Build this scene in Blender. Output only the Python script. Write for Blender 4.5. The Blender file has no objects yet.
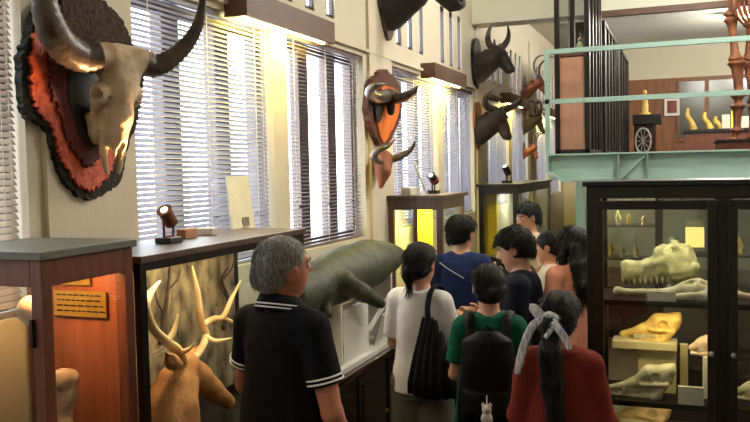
import bpy, math, random
import numpy as np
from mathutils import Matrix, Vector, Euler
random.seed(7)
S = bpy.context.scene
COL = S.collection
PI = math.pi
R = math.radians

# ------------------------------------------------------------ camera
FPX, CX, CY, EYE = 820.0, 375.0, 211.0, 2.1
def _n(v):
    v = np.array(v, float)
    return v / np.linalg.norm(v)
_Y = _n([313, 49, FPX])
_X = -_n([-2147.8, -3, FPX])
_X = _n(_X - _Y * _X.dot(_Y))
_Z = -_n(np.cross(_X, _Y))
CAM = np.stack([_X, _Y, _Z], 1)            # rows: camera right, up, forward in room axes
cam_data = bpy.data.cameras.new('camera')
cam = bpy.data.objects.new('camera', cam_data)
COL.objects.link(cam)
cam_data.sensor_width = 36
cam_data.lens = 36 * FPX / 750
cam_data.clip_start = .05
_m = Matrix(((CAM[0][0], CAM[1][0], -CAM[2][0], 0), (CAM[0][1], CAM[1][1], -CAM[2][1], 0),
             (CAM[0][2], CAM[1][2], -CAM[2][2], EYE), (0, 0, 0, 1)))
cam.matrix_world = _m
S.camera = cam
def _ray(px, py):
    return CAM.T @ np.array([(px - CX) / FPX, (CY - py) / FPX, 1.0])
def ax(px, py, X):                          # measured photo point on the plane x = X
    d = _ray(px, py); d = d * (X / d[0]); return (d[0], d[1], d[2] + EYE)
def ay(px, py, Y):
    d = _ray(px, py); d = d * (Y / d[1]); return (d[0], d[1], d[2] + EYE)

# ------------------------------------------------------------ world, exposure
W = bpy.data.worlds.new('overcast_sky'); S.world = W
W.use_nodes = True
bgn = W.node_tree.nodes['Background']
bgn.inputs[0].default_value = (.86, .91, 1.0, 1)
bgn.inputs[1].default_value = 8.0
S.view_settings.view_transform = 'Standard'
S.view_settings.look = 'None'
S.view_settings.gamma = 1
S.view_settings.exposure = 0.74
try:
    S.view_settings.use_curve_mapping = False
except Exception:
    pass
S.cycles.max_bounces = 7
S.cycles.diffuse_bounces = 3
S.cycles.glossy_bounces = 3
S.cycles.transmission_bounces = 4
S.cycles.transparent_max_bounces = 24
S.cycles.sample_clamp_indirect = 4.0
S.cycles.caustics_reflective = False
S.cycles.caustics_refractive = False

def area_light(name, loc, size, size_y, power, color, direction, portal=False, parent=None):
    d = bpy.data.lights.new(name, 'AREA'); d.shape = 'RECTANGLE'
    d.size = size; d.size_y = size_y; d.energy = power; d.color = color
    if portal: d.cycles.is_portal = True
    o = bpy.data.objects.new(name, d); COL.objects.link(o)
    o.rotation_euler = Vector(direction).to_track_quat('-Z', 'Y').to_euler()
    o.location = loc
    if parent: o.parent = parent
    return o
def spot_light(name, loc, target, power, color, angle=50, blend=.6, parent=None, size=.02):
    d = bpy.data.lights.new(name, 'SPOT'); d.energy = power; d.color = color
    d.spot_size = R(angle); d.spot_blend = blend; d.shadow_soft_size = size
    o = bpy.data.objects.new(name, d); COL.objects.link(o)
    o.rotation_euler = (Vector(target) - Vector(loc)).to_track_quat('-Z', 'Y').to_euler()
    o.location = loc
    if parent: o.parent = parent
    return o
def point_light(name, loc, power, color, size=.04, parent=None):
    d = bpy.data.lights.new(name, 'POINT'); d.energy = power; d.color = color; d.shadow_soft_size = size
    o = bpy.data.objects.new(name, d); COL.objects.link(o); o.location = loc
    if parent: o.parent = parent
    return o

# ------------------------------------------------------------ materials
def lin(c):
    return tuple(((v / 12.92) if v <= .04045 else ((v + .055) / 1.055) ** 2.4) for v in (x / 255 for x in c))
_mats = {}
def mat(name, rgb, rough=.6, var=.12, scale=8, bump=.0, bscale=40, metal=0, rgb2=None, stretch=None, spec=.5, kind='noise', detail=6, sheen=0, coat=0):
    """sRGB colour 0-255 with a procedural variation"""
    if name in _mats: return _mats[name]
    if any(k in name for k in ('cotton', 'nylon', 'tote', 'trousers')): spec, sheen = .12, 0
    m = bpy.data.materials.new(name); m.use_nodes = True; _mats[name] = m
    nt = m.node_tree; b = nt.nodes['Principled BSDF']
    b.inputs['Roughness'].default_value = rough
    b.inputs['Metallic'].default_value = metal
    b.inputs['Specular IOR Level'].default_value = spec
    b.inputs['Sheen Weight'].default_value = sheen
    b.inputs['Coat Weight'].default_value = coat
    c = lin(rgb)
    c2 = lin(rgb2) if rgb2 else tuple(max(0, v * (1 - 2 * var)) for v in c)
    tc = nt.nodes.new('ShaderNodeTexCoord'); mp = nt.nodes.new('ShaderNodeMapping')
    nt.links.new(tc.outputs['Object'], mp.inputs[0])
    if stretch: mp.inputs['Scale'].default_value = stretch
    if kind == 'wave':
        t = nt.nodes.new('ShaderNodeTexWave'); t.inputs['Scale'].default_value = scale
        t.inputs['Distortion'].default_value = 6; t.inputs['Detail'].default_value = 3
        t.inputs['Detail Scale'].default_value = 1.5
    else:
        t = nt.nodes.new('ShaderNodeTexNoise'); t.inputs['Scale'].default_value = scale
        t.inputs['Detail'].default_value = detail
    nt.links.new(mp.outputs[0], t.inputs['Vector'])
    rp = nt.nodes.new('ShaderNodeValToRGB')
    rp.color_ramp.elements[0].position = .3; rp.color_ramp.elements[1].position = .7
    rp.color_ramp.elements[0].color = (*c2, 1); rp.color_ramp.elements[1].color = (*c, 1)
    nt.links.new(t.outputs[0], rp.inputs[0]); nt.links.new(rp.outputs[0], b.inputs['Base Color'])
    if bump:
        t2 = nt.nodes.new('ShaderNodeTexNoise'); t2.inputs['Scale'].default_value = bscale; t2.inputs['Detail'].default_value = 4
        nt.links.new(mp.outputs[0], t2.inputs['Vector'])
        bm_ = nt.nodes.new('ShaderNodeBump'); bm_.inputs['Strength'].default_value = bump; bm_.inputs['Distance'].default_value = .01
        nt.links.new(t2.outputs[0], bm_.inputs['Height']); nt.links.new(bm_.outputs[0], b.inputs['Normal'])
    return m
def glass(name, tint=(.96, .98, .97), refl=.08):
    if name in _mats: return _mats[name]
    m = bpy.data.materials.new(name); m.use_nodes = True; _mats[name] = m
    nt = m.node_tree; nt.nodes.clear()
    o = nt.nodes.new('ShaderNodeOutputMaterial'); mx = nt.nodes.new('ShaderNodeMixShader')
    tr = nt.nodes.new('ShaderNodeBsdfTransparent'); gl = nt.nodes.new('ShaderNodeBsdfGlossy')
    fr = nt.nodes.new('ShaderNodeFresnel'); fr.inputs[0].default_value = 1.45
    ad = nt.nodes.new('ShaderNodeMath'); ad.operation = 'MULTIPLY_ADD'; ad.inputs[1].default_value = 1.0; ad.inputs[2].default_value = refl - .04
    ad.use_clamp = True
    tr.inputs[0].default_value = (*tint, 1); gl.inputs['Roughness'].default_value = .03
    ge = nt.nodes.new('ShaderNodeNewGeometry'); fb = nt.nodes.new('ShaderNodeMath'); fb.operation = 'SUBTRACT'; fb.inputs[0].default_value = 1
    ml = nt.nodes.new('ShaderNodeMath'); ml.operation = 'MULTIPLY'; nt.links.new(ge.outputs['Backfacing'], fb.inputs[1])
    nt.links.new(fr.outputs[0], ad.inputs[0]); nt.links.new(ad.outputs[0], ml.inputs[0]); nt.links.new(fb.outputs[0], ml.inputs[1]); nt.links.new(ml.outputs[0], mx.inputs[0])
    nt.links.new(tr.outputs[0], mx.inputs[1]); nt.links.new(gl.outputs[0], mx.inputs[2]); nt.links.new(mx.outputs[0], o.inputs[0])
    return m
def emit(name, rgb, strength):
    if name in _mats: return _mats[name]
    m = bpy.data.materials.new(name); m.use_nodes = True; _mats[name] = m
    nt = m.node_tree; b = nt.nodes['Principled BSDF']
    b.inputs['Base Color'].default_value = (*lin(rgb), 1)
    b.inputs['Emission Color'].default_value = (*lin(rgb), 1); b.inputs['Emission Strength'].default_value = strength
    return m

# ------------------------------------------------------------ objects
def tag(o, label=None, cat=None, group=None, kind=None):
    if label: o['label'] = label
    if cat: o['category'] = cat
    if group: o['group'] = group
    if kind: o['kind'] = kind
    return o
def thing(name, loc, label, cat, group=None, rz=0):
    o = bpy.data.objects.new(name, None); COL.objects.link(o)
    o.location = loc; o.rotation_euler = (0, 0, rz); o.empty_display_size = .1
    return tag(o, label, cat, group)
def link_mesh(name, verts, faces, m, parent=None, smooth=False, world=True):
    me = bpy.data.meshes.new(name)
    me.from_pydata([tuple(map(float, v)) for v in verts], [], [tuple(map(int, f)) for f in faces]); me.update()
    mats = m if isinstance(m, (list, tuple)) else [m]
    for k in mats: me.materials.append(k)
    if smooth: me.polygons.foreach_set('use_smooth', [True] * len(me.polygons))
    o = bpy.data.objects.new(name, me); COL.objects.link(o)
    if parent:
        o.parent = parent
        if world:                                          # the vertices were given in room coordinates
            chain = Matrix.Identity(4); p = parent
            while p: chain = p.matrix_basis @ chain; p = p.parent
            o.matrix_basis = chain.inverted()
    return o
class MB:
    def __init__(s): s.v = []; s.f = []
    def add(s, v, f):
        n = len(s.v); s.v += [tuple(p) for p in v]; s.f += [tuple(i + n for i in q) for q in f]; return s
    def box(s, x0, x1, y0, y1, z0, z1):
        return s.add([(x0, y0, z0), (x1, y0, z0), (x1, y1, z0), (x0, y1, z0), (x0, y0, z1), (x1, y0, z1), (x1, y1, z1), (x0, y1, z1)],
                     [(0, 3, 2, 1), (4, 5, 6, 7), (0, 1, 5, 4), (1, 2, 6, 5), (2, 3, 7, 6), (3, 0, 4, 7)])
    def obox(s, c, size, e=(0, 0, 0)):
        M = Euler(e).to_matrix(); c = Vector(c); a, b, d = (k / 2 for k in size)
        P = [(-a, -b, -d), (a, -b, -d), (a, b, -d), (-a, b, -d), (-a, -b, d), (a, -b, d), (a, b, d), (-a, b, d)]
        return s.add([c + M @ Vector(p) for p in P], [(0, 3, 2, 1), (4, 5, 6, 7), (0, 1, 5, 4), (1, 2, 6, 5), (2, 3, 7, 6), (3, 0, 4, 7)])
    def bar(s, p, q, w, t):
        p, q = Vector(p), Vector(q); d = (q - p); L = d.length; rot = d.to_track_quat('Z', 'Y').to_matrix()
        a, b = w / 2, t / 2
        P = [(-a, -b, 0), (a, -b, 0), (a, b, 0), (-a, b, 0), (-a, -b, L), (a, -b, L), (a, b, L), (-a, b, L)]
        return s.add([p + rot @ Vector(k) for k in P], [(0, 3, 2, 1), (4, 5, 6, 7), (0, 1, 5, 4), (1, 2, 6, 5), (2, 3, 7, 6), (3, 0, 4, 7)])
    def tube(s, pts, rad, n=10, smooth=0, flat=1.0, flat_axis=None, ridges=0):
        P = [Vector(p) for p in pts]
        if not isinstance(rad, (list, tuple)): rad = [rad] * len(P)
        if smooth and len(P) > 2:
            Q, r2 = [], []
            for i in range(len(P) - 1):
                a, b, c, d = P[max(i - 1, 0)], P[i], P[i + 1], P[min(i + 2, len(P) - 1)]
                for j in range(smooth):
                    t = j / smooth
                    Q.append(.5 * ((2 * b) + (c - a) * t + (2 * a - 5 * b + 4 * c - d) * t * t + (3 * b - a - 3 * c + d) * t ** 3))
                    r2.append(rad[i] * (1 - t) + rad[i + 1] * t)
            Q.append(P[-1]); r2.append(rad[-1]); P, rad = Q, r2
        up = None; V = []; F = []
        for i, p in enumerate(P):
            d = (P[min(i + 1, len(P) - 1)] - P[max(i - 1, 0)])
            if d.length < 1e-9: d = Vector((0, 0, 1))
            d.normalize()
            if up is None:
                up = Vector(flat_axis) if flat_axis else (Vector((0, 0, 1)) if abs(d.z) < .9 else Vector((1, 0, 0)))
            up = up - d * up.dot(d)
            if up.length < 1e-6: up = d.orthogonal()
            up.normalize(); sd = d.cross(up)
            rr = rad[i] * (1 + (.09 if ridges and (i % ridges == 0) else 0))
            for k in range(n):
                a = 2 * PI * k / n
                V.append(p + up * (math.cos(a) * rr * flat) + sd * (math.sin(a) * rr))
        for i in range(len(P) - 1):
            for k in range(n):
                a, b = i * n + k, i * n + (k + 1) % n
                F.append((a, b, b + n, a + n))
        F.append(tuple(reversed(range(n)))); F.append(tuple(range((len(P) - 1) * n, len(P) * n)))
        return s.add(V, F)
    def lathe(s, c, prof, n=16):
        V = []; F = []
        for r, z in prof:
            for k in range(n):
                a = 2 * PI * k / n; V.append((c[0] + r * math.cos(a), c[1] + r * math.sin(a), c[2] + z))
        for i in range(len(prof) - 1):
            for k in range(n):
                a, b = i * n + k, i * n + (k + 1) % n; F.append((a, b, b + n, a + n))
        F.append(tuple(reversed(range(n)))); F.append(tuple(range((len(prof) - 1) * n, len(prof) * n)))
        return s.add(V, F)
    def prism(s, poly, axis, a0, a1):
        """polygon in the two other axes, extruded along axis from a0 to a1"""
        def P(u, v, w): return {'x': (w, u, v), 'y': (u, w, v), 'z': (u, v, w)}[axis]
        n = len(poly); V = [P(u, v, a0) for u, v in poly] + [P(u, v, a1) for u, v in poly]
        return s.add(V, [tuple(range(n)), tuple(reversed(range(n, 2 * n)))] + [(i, (i + 1) % n, (i + 1) % n + n, i + n) for i in range(n)])
    def xf(s, M):
        s.v = [tuple(M @ Vector(p)) for p in s.v]; return s
    def build(s, name, m, parent=None, smooth=False, world=True):
        return link_mesh(name, s.v, s.f, m, parent, smooth, world)
def bevel(o, w=.004, seg=2):
    b = o.modifiers.new('bevel', 'BEVEL'); b.width = w; b.segments = seg; b.limit_method = 'ANGLE'; return o
def copy_tree(o, parent=None):
    c = o.copy(); COL.objects.link(c)
    if parent: c.parent = parent
    for ch in list(o.children): copy_tree(ch, c)
    return c

# ------------------------------------------------------------ smooth solids from distance fields
class SDF:
    def __init__(s, lo, hi, h):
        s.lo = np.array(lo, float); s.h = h
        s.n = np.ceil((np.array(hi) - s.lo) / h).astype(int) + 1
        s.F = np.full(s.n, 9.0, dtype=np.float32); s.M = None; s.piv = None
    def like(s):
        o = SDF(s.lo, s.lo, s.h); o.n = s.n; o.F = np.full(s.n, 9.0, dtype=np.float32); return o
    def pose(s, rot=None, piv=(0, 0, 0)):
        s.M = None if rot is None else np.array(Euler(rot).to_matrix()); s.piv = np.array(piv, float)
    def _w(s, p):
        p = np.array(p, float)
        return p if s.M is None else s.M @ (p - s.piv) + s.piv
    def _grid(s, c, rad, k):
        a = np.maximum(np.floor((c - rad - k - 2 * s.h - s.lo) / s.h).astype(int), 0)
        b = np.minimum(np.ceil((c + rad + k + 2 * s.h - s.lo) / s.h).astype(int) + 1, s.n)
        if np.any(b <= a): return None, None
        g = np.meshgrid(*[(np.arange(a[i], b[i]) * s.h + s.lo[i]) for i in range(3)], indexing='ij')
        return tuple(slice(a[i], b[i]) for i in range(3)), g
    def _mix(s, sl, d, k, sub):
        A = s.F[sl]
        if sub: d = -d
        if k <= 0: s.F[sl] = np.maximum(A, d) if sub else np.minimum(A, d); return
        if sub:
            h = np.clip(.5 - .5 * (A - d) / k, 0, 1); s.F[sl] = A * (1 - h) + d * h + k * h * (1 - h)
        else:
            h = np.clip(.5 + .5 * (A - d) / k, 0, 1); s.F[sl] = A * (1 - h) + d * h - k * h * (1 - h)
    def rc(s, p, q, r0, r1, k=.02, sub=False):
        p, q = s._w(p), s._w(q); R_ = max(r0, r1)
        c = (p + q) / 2; rad = np.abs(q - p) / 2 + R_
        sl, g = s._grid(c, rad, k)
        if sl is None: return s
        d = q - p; L = max(d.dot(d), 1e-12)
        t = np.clip(sum((g[i] - p[i]) * d[i] for i in range(3)) / L, 0, 1)
        D = np.sqrt(sum((g[i] - p[i] - d[i] * t) ** 2 for i in range(3))) - (r0 + (r1 - r0) * t)
        s._mix(sl, D, k, sub); return s
    def ch(s, pts, rads, k=.02, sub=False):
        for i in range(len(pts) - 1): s.rc(pts[i], pts[i + 1], rads[i], rads[i + 1], k, sub)
        return s
    def ell(s, c, r, k=.02, rot=None, sub=False):
        M = np.eye(3) if rot is None else np.array(Euler(rot).to_matrix())
        if s.M is not None: M = s.M @ M
        c = s._w(c); r = np.array(r, float)
        rad = np.sqrt(((M * r) ** 2).sum(1))
        sl, g = s._grid(c, rad, k)
        if sl is None: return s
        q = [sum((g[j] - c[j]) * M[j][i] for j in range(3)) for i in range(3)]
        k0 = np.sqrt(sum((q[i] / r[i]) ** 2 for i in range(3))); k1 = np.sqrt(sum((q[i] / r[i] ** 2) ** 2 for i in range(3))) + 1e-9
        s._mix(sl, k0 * (k0 - 1) / k1, k, sub); return s
    def loft(s, st, k=.02, axis=2, sub=False):
        """stations (t, cu, cv, ru, rv) along an axis"""
        st = np.array(st, float); u, v = [(1, 2), (0, 2), (0, 1)][axis]
        lo = np.zeros(3); hi = np.zeros(3)
        lo[axis], hi[axis] = st[0, 0], st[-1, 0]
        lo[u] = (st[:, 1] - st[:, 3]).min(); hi[u] = (st[:, 1] + st[:, 3]).max()
        lo[v] = (st[:, 2] - st[:, 4]).min(); hi[v] = (st[:, 2] + st[:, 4]).max()
        sl, g = s._grid((lo + hi) / 2, (hi - lo) / 2, k)
        T = g[axis]; f = [np.interp(T, st[:, 0], st[:, i]) for i in range(1, 5)]
        D = (np.sqrt(((g[u] - f[0]) / f[2]) ** 2 + ((g[v] - f[1]) / f[3]) ** 2) - 1) * np.minimum(f[2], f[3])
        D = np.maximum(D, np.maximum(st[0, 0] - T, T - st[-1, 0]))
        s._mix(sl, D, k, sub); return s
    def plane(s, p, nrm, k=0):
        """keep the side the normal points away from"""
        p = s._w(p); nrm = np.array(nrm, float); nrm /= np.linalg.norm(nrm)
        if s.M is not None: nrm = s.M @ nrm
        g = np.meshgrid(*[(np.arange(s.n[i]) * s.h + s.lo[i]) for i in range(3)], indexing='ij', sparse=True)
        D = sum((g[i] - p[i]) * nrm[i] for i in range(3)).astype(np.float32)
        s.F = np.maximum(s.F, D); return s
    def merge(s, o, k=.01):
        A, B = s.F, o.F; h = np.clip(.5 + .5 * (A - B) / k, 0, 1); s.F = A * (1 - h) + B * h - k * h * (1 - h); return s
    def wrinkle(s, amp, freq, seed=0, aniso=(1, 1, 1)):
        rs = np.random.RandomState(seed)
        g = np.meshgrid(*[(np.arange(s.n[i]) * s.h + s.lo[i]) * aniso[i] for i in range(3)], indexing='ij', sparse=True)
        W_ = 0
        for i in range(6):
            v = rs.normal(size=3); v = v / np.linalg.norm(v) * freq * (.6 + .35 * i)
            W_ = W_ + np.sin(sum(g[j] * v[j] for j in range(3)) + rs.rand() * 6) * (1 / (1 + .5 * i))
        s.F = s.F + (amp * W_).astype(np.float32); return s
    def mesh(s):
        F = s.F; h = s.h
        I = F < 0
        c = I[:-1, :-1, :-1].astype(np.int8)
        cs = np.zeros(np.array(F.shape) - 1, np.int8)
        for a in (0, 1):
            for b in (0, 1):
                for d in (0, 1):
                    cs += I[a:F.shape[0] - 1 + a, b:F.shape[1] - 1 + b, d:F.shape[2] - 1 + d]
        act = (cs > 0) & (cs < 8)
        idx = np.full(act.shape, -1, np.int64); ijk = np.argwhere(act); idx[act] = np.arange(len(ijk))
        P = np.zeros((len(ijk), 3)); C = np.zeros(len(ijk))
        cor = [(a, b, d) for a in (0, 1) for b in (0, 1) for d in (0, 1)]
        val = {q: F[ijk[:, 0] + q[0], ijk[:, 1] + q[1], ijk[:, 2] + q[2]] for q in cor}
        for q in cor:
            for axx in range(3):
                if q[axx] == 0:
                    e = list(q); e[axx] = 1; e = tuple(e)
                    va, vb = val[q], val[e]; m = (va < 0) != (vb < 0)
                    t = np.where(m, va / np.where(m, va - vb, 1), 0)
                    pt = np.array(q, float)[None, :].repeat(len(ijk), 0); pt[:, axx] += t
                    P += pt * m[:, None]; C += m
        P = (P / C[:, None] + ijk) * h + s.lo
        quads = []
        for axx in range(3):
            u, v = [(1, 2), (2, 0), (0, 1)][axx]
            A = np.take(I, range(0, F.shape[axx] - 1), axx); B = np.take(I, range(1, F.shape[axx]), axx)
            for first, flip in ((A & ~B, False), (~A & B, True)):
                e = np.argwhere(first); e = e[(e[:, u] > 0) & (e[:, v] > 0) & (e[:, u] < F.shape[u] - 1) & (e[:, v] < F.shape[v] - 1)]
                if not len(e): continue
                du = np.zeros(3, int); du[u] = 1; dv = np.zeros(3, int); dv[v] = 1
                g = lambda q: idx[q[:, 0], q[:, 1], q[:, 2]]
                Q = np.stack([g(e - du - dv), g(e - dv), g(e), g(e - du)], 1)
                quads.append(Q[:, ::-1] if flip else Q)
        Q = np.concatenate(quads); Q = Q[(Q >= 0).all(1)]
        return P, Q
    def build(s, name, m, parent=None, scale=1.0, M=None, world=False, relax=1):
        P, Q = s.mesh()
        for _ in range(relax):                              # one light smoothing pass
            acc = np.zeros_like(P); cnt = np.zeros(len(P))
            for a in range(4):
                b = (a + 1) % 4
                np.add.at(acc, Q[:, a], P[Q[:, b]]); np.add.at(cnt, Q[:, a], 1)
                np.add.at(acc, Q[:, b], P[Q[:, a]]); np.add.at(cnt, Q[:, b], 1)
            P = P * .5 + .5 * acc / np.maximum(cnt, 1)[:, None]
        P = P * scale
        if M is not None:
            Mn = np.array(M); P = P @ Mn[:3, :3].T + Mn[:3, 3]
        me = bpy.data.meshes.new(name)
        me.vertices.add(len(P)); me.vertices.foreach_set('co', P.astype(np.float32).ravel())
        me.loops.add(Q.size); me.loops.foreach_set('vertex_index', Q.astype(np.int32).ravel())
        me.polygons.add(len(Q)); me.polygons.foreach_set('loop_start', (np.arange(len(Q)) * 4).astype(np.int32))
        me.update(calc_edges=True); me.validate()
        me.polygons.foreach_set('use_smooth', [True] * len(me.polygons)); me.materials.append(m)
        o = bpy.data.objects.new(name, me); COL.objects.link(o)
        if parent:
            o.parent = parent
            if world:
                chain = Matrix.Identity(4); p = parent
                while p: chain = p.matrix_basis @ chain; p = p.parent
                o.matrix_basis = chain.inverted()
        return o
# ------------------------------------------------------------ room materials
WALL = mat('cream_plaster', (220, 208, 186), .85, .03, 3, .15, 60)
PLAS = mat('pale_plaster', (214, 206, 182), .85, .03, 2, .1, 60)
CEIL = mat('white_ceiling', (232, 230, 214), .9, .02, 2)
FLOOR = mat('dark_wood_floor', (78, 56, 42), .35, .25, 3, .1, 30, stretch=(8, 1, 1))
DARKW = mat('near_black_wood', (27, 21, 20), .32, .25, 6, .05, 60, stretch=(6, 6, 1))
REDW = mat('red_brown_wood', (112, 62, 44), .35, .2, 7, .05, 60, stretch=(6, 6, .8))
BRNW = mat('grey_brown_wood', (92, 66, 56), .4, .2, 7, .05, 60, stretch=(6, 6, .8))
TOPW = mat('grey_green_top', (98, 96, 82), .5, .12, 5)
PANELW = mat('reddish_panel', (150, 84, 52), .45, .18, 4, stretch=(6, 1, .6))
WAINS = mat('wainscot_wood', (138, 86, 48), .5, .2, 4, stretch=(5, 5, .6))
COUNTW = mat('dark_counter_wood', (58, 36, 28), .22, .25, 6, .03, 50, stretch=(5, .8, 5), coat=.3)
GREEN = mat('sage_green_paint', (156, 186, 174), .45, .05, 6, .05, 40)
STEELG = mat('grey_steel_edge', (150, 152, 148), .5, .08, 8)
WHITE = mat('white_paint', (226, 222, 212), .6, .04, 5)
FRAMEW = mat('window_frame_brown', (98, 84, 80), .55, .1, 6)
SLAT = mat('pale_blind_slat', (158, 156, 166), .45, .04, 4)
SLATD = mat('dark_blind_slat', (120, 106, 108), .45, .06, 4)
BOXW = mat('brown_pelmet_wood', (104, 72, 54), .5, .15, 6, stretch=(1, 1, 5))
CREAMC = mat('off_white_card', (222, 216, 196), .7, .05, 10)
BRASS = mat('brass', (196, 156, 72), .35, .12, 10, metal=.7)
BLACK = mat('black_enamel', (20, 19, 20), .4, .2, 8)
IRON = mat('dark_iron', (52, 46, 44), .4, .2, 12, metal=.6)
GLASS = glass('clear_glass')
PLEX = glass('clear_plexiglass', (.93, .96, .97), .12)
PAPER = mat('label_paper', (214, 206, 180), .8, .05, 20)

def struct(o): o['kind'] = 'structure'; return o
XW, ZC = -2.4, 5.0
starts = [-.40, 3.18, 6.76, 10.34, 13.92]
WIN = []
for s_ in starts: WIN += [(s_, s_ + 1.37), (s_ + 1.57, s_ + 2.90)]
SLOT = [s_ + d for s_ in starts for d in (.2, .52, .86, 1.6, 1.94, 2.28)]
ZS0, ZS1, ZH = 1.56, 2.99, 3.19
w = MB()
def band(z0, z1, holes, t=.17):
    y = -3.0
    for a, b in sorted(holes) + [(17.2, 17.2)]:
        if a > y: w.box(XW - t, XW, y, a, z0, z1)
        y = b
band(0, ZS0, []); band(ZS0, ZS1, WIN); band(ZS1, ZH, [])
band(ZH, 3.78, [(c - .075, c + .075) for c in SLOT], .045); band(3.78, ZC, [])
struct(w.build('wall_left', WALL))
struct(MB().box(XW, 6, -3, 17.2, -.1, 0).build('floor', FLOOR))
c_ = MB().box(XW - .3, 6.3, -3.2, 9.64, ZC, ZC + .1)
c_.box(XW - .3, 6.3, 9.64, 17.3, 4.38, 4.5)
struct(c_.build('ceiling', CEIL))
struct(MB().box(XW - .3, 6.3, 17.2, 17.4, 0, 4.5).build('wall_far', PLAS))
struct(MB().box(XW - .3, 6.3, -3.2, -3, 0, ZC).build('wall_back', PLAS))
struct(MB().box(6, 6.3, -3, 17.2, 0, ZC).build('wall_right', PLAS))
struct(MB().box(XW, 6, 9.64, 9.96, 3.79, ZC).build('trim_1', CEIL))                    # the cross beam
struct(MB().box(-.95, 6, 9.60, 9.64, 3.74, 3.81).build('trim_2', BOXW))
pil = MB()
for s_ in starts[1:]:
    pil.box(XW, XW + .025, s_ - .60, s_ - .08, 0, ZH + .9)
    pil.box(XW, XW + .03, s_ - .70, s_ + 2.9, ZS1 + .035, ZS1 + .06)
struct(pil.build('trim_3', WALL))
struct(MB().box(XW, XW + .02, -3, 17.2, .0, .16).build('baseboard_left', DARKW))

# windows: wide brown uprights with bright panes between, a casement handle on each
for n_, (a, b) in enumerate(WIN):
    m = MB(); x0, x1 = XW - .16, XW - .12
    L = b - a
    m.box(x0, x1, a, b, ZS0, ZS0 + .06).box(x0, x1, a, b, ZS1 - .07, ZS1)
    cols = [(0, .03), (.26, .37), (.62, .73), (.955, 1.0)]
    for u, v in cols: m.box(x0, x1 + .03, a + u * L, a + v * L, ZS0 + .06, ZS1 - .07)
    o = struct(m.build('window_%d' % (n_ + 1), FRAMEW))
    g = MB().box(x0 + .015, x0 + .02, a, b, ZS0 + .05, ZS1 - .05); g.build('window_pane', GLASS, o)
    h_ = MB()
    for u in (.23, .59, .93):
        y = a + u * L
        h_.tube([(x1 + .03, y, ZS0 + .28), (x1 + .06, y, ZS0 + .28), (x1 + .065, y - .06, ZS0 + .30)], .008, 6)
    h_.build('casement_handle', BLACK, o)
    area_light('window_portal', (XW - .20, (a + b) / 2, (ZS0 + ZS1) / 2), L, ZS1 - ZS0, 1, (1, 1, 1), (1, 0, 0), portal=True)
for n_, c in enumerate(SLOT):
    m = MB(); m.box(XW - .04, XW - .01, c - .075, c - .035, ZH, 3.78).box(XW - .04, XW - .01, c + .065, c + .075, ZH, 3.78)
    m.box(XW - .04, XW - .02, c - .035, c + .065, ZH, ZH + .03).box(XW - .04, XW - .02, c - .035, c + .065, 3.73, 3.78)
    struct(m.build('window_%d' % (n_ + 11), mat('dark_slot_frame', (52, 44, 44), .6, .1, 5)))

# venetian blinds
where = ['behind the near wooden cabinet', 'behind the near wooden cabinet', 'left of the first brown light box, above the deer case',
         'below the first brown light box, above the grey sea cow', 'above the corner display case, nearest to the small horned trophy',
         'right of the second brown light box', 'behind the two black bull heads', 'just right of the two black bull heads', 'far down the wall behind the antelopes', 'farthest down the wall']
for n_, (a, b) in enumerate(WIN):
    if n_ < 1: continue
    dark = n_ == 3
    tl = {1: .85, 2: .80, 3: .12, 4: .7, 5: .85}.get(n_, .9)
    bl = thing('venetian_blind', (XW - .04, (a + b) / 2, ZS1), ('open dark' if dark else 'pale') + ' blind ' + where[n_], 'blind', 'slatted blinds along the window wall')
    m = MB(); z = ZS1 - .05
    while z > ZS0 + .02:
        m.obox((XW - .045, (a + b) / 2, z), (.028, b - a - .03, .0025), (0, tl, 0)); z -= .0262
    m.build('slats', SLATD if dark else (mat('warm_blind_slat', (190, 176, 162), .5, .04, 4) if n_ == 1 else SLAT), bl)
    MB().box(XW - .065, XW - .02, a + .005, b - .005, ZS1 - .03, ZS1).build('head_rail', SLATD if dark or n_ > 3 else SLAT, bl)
    m = MB()
    for u in (.12, .5, .88):
        y = a + (b - a) * u
        m.box(XW - .030, XW - .0285, y - .004, y + .004, ZS0 + .02, ZS1 - .03)
    m.box(XW - .02, XW - .018, b - .10, b - .096, ZS0 + .35, ZS1 - .03).box(XW - .02, XW - .018, b - .06, b - .056, ZS0 + .5, ZS1 - .03)
    m.build('cord', WHITE, bl)
    MB().box(XW - .06, XW - .03, a + .01, b - .01, ZS0 + .005, ZS0 + .022).build('bottom_rail', SLATD if dark else SLAT, bl)

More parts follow.
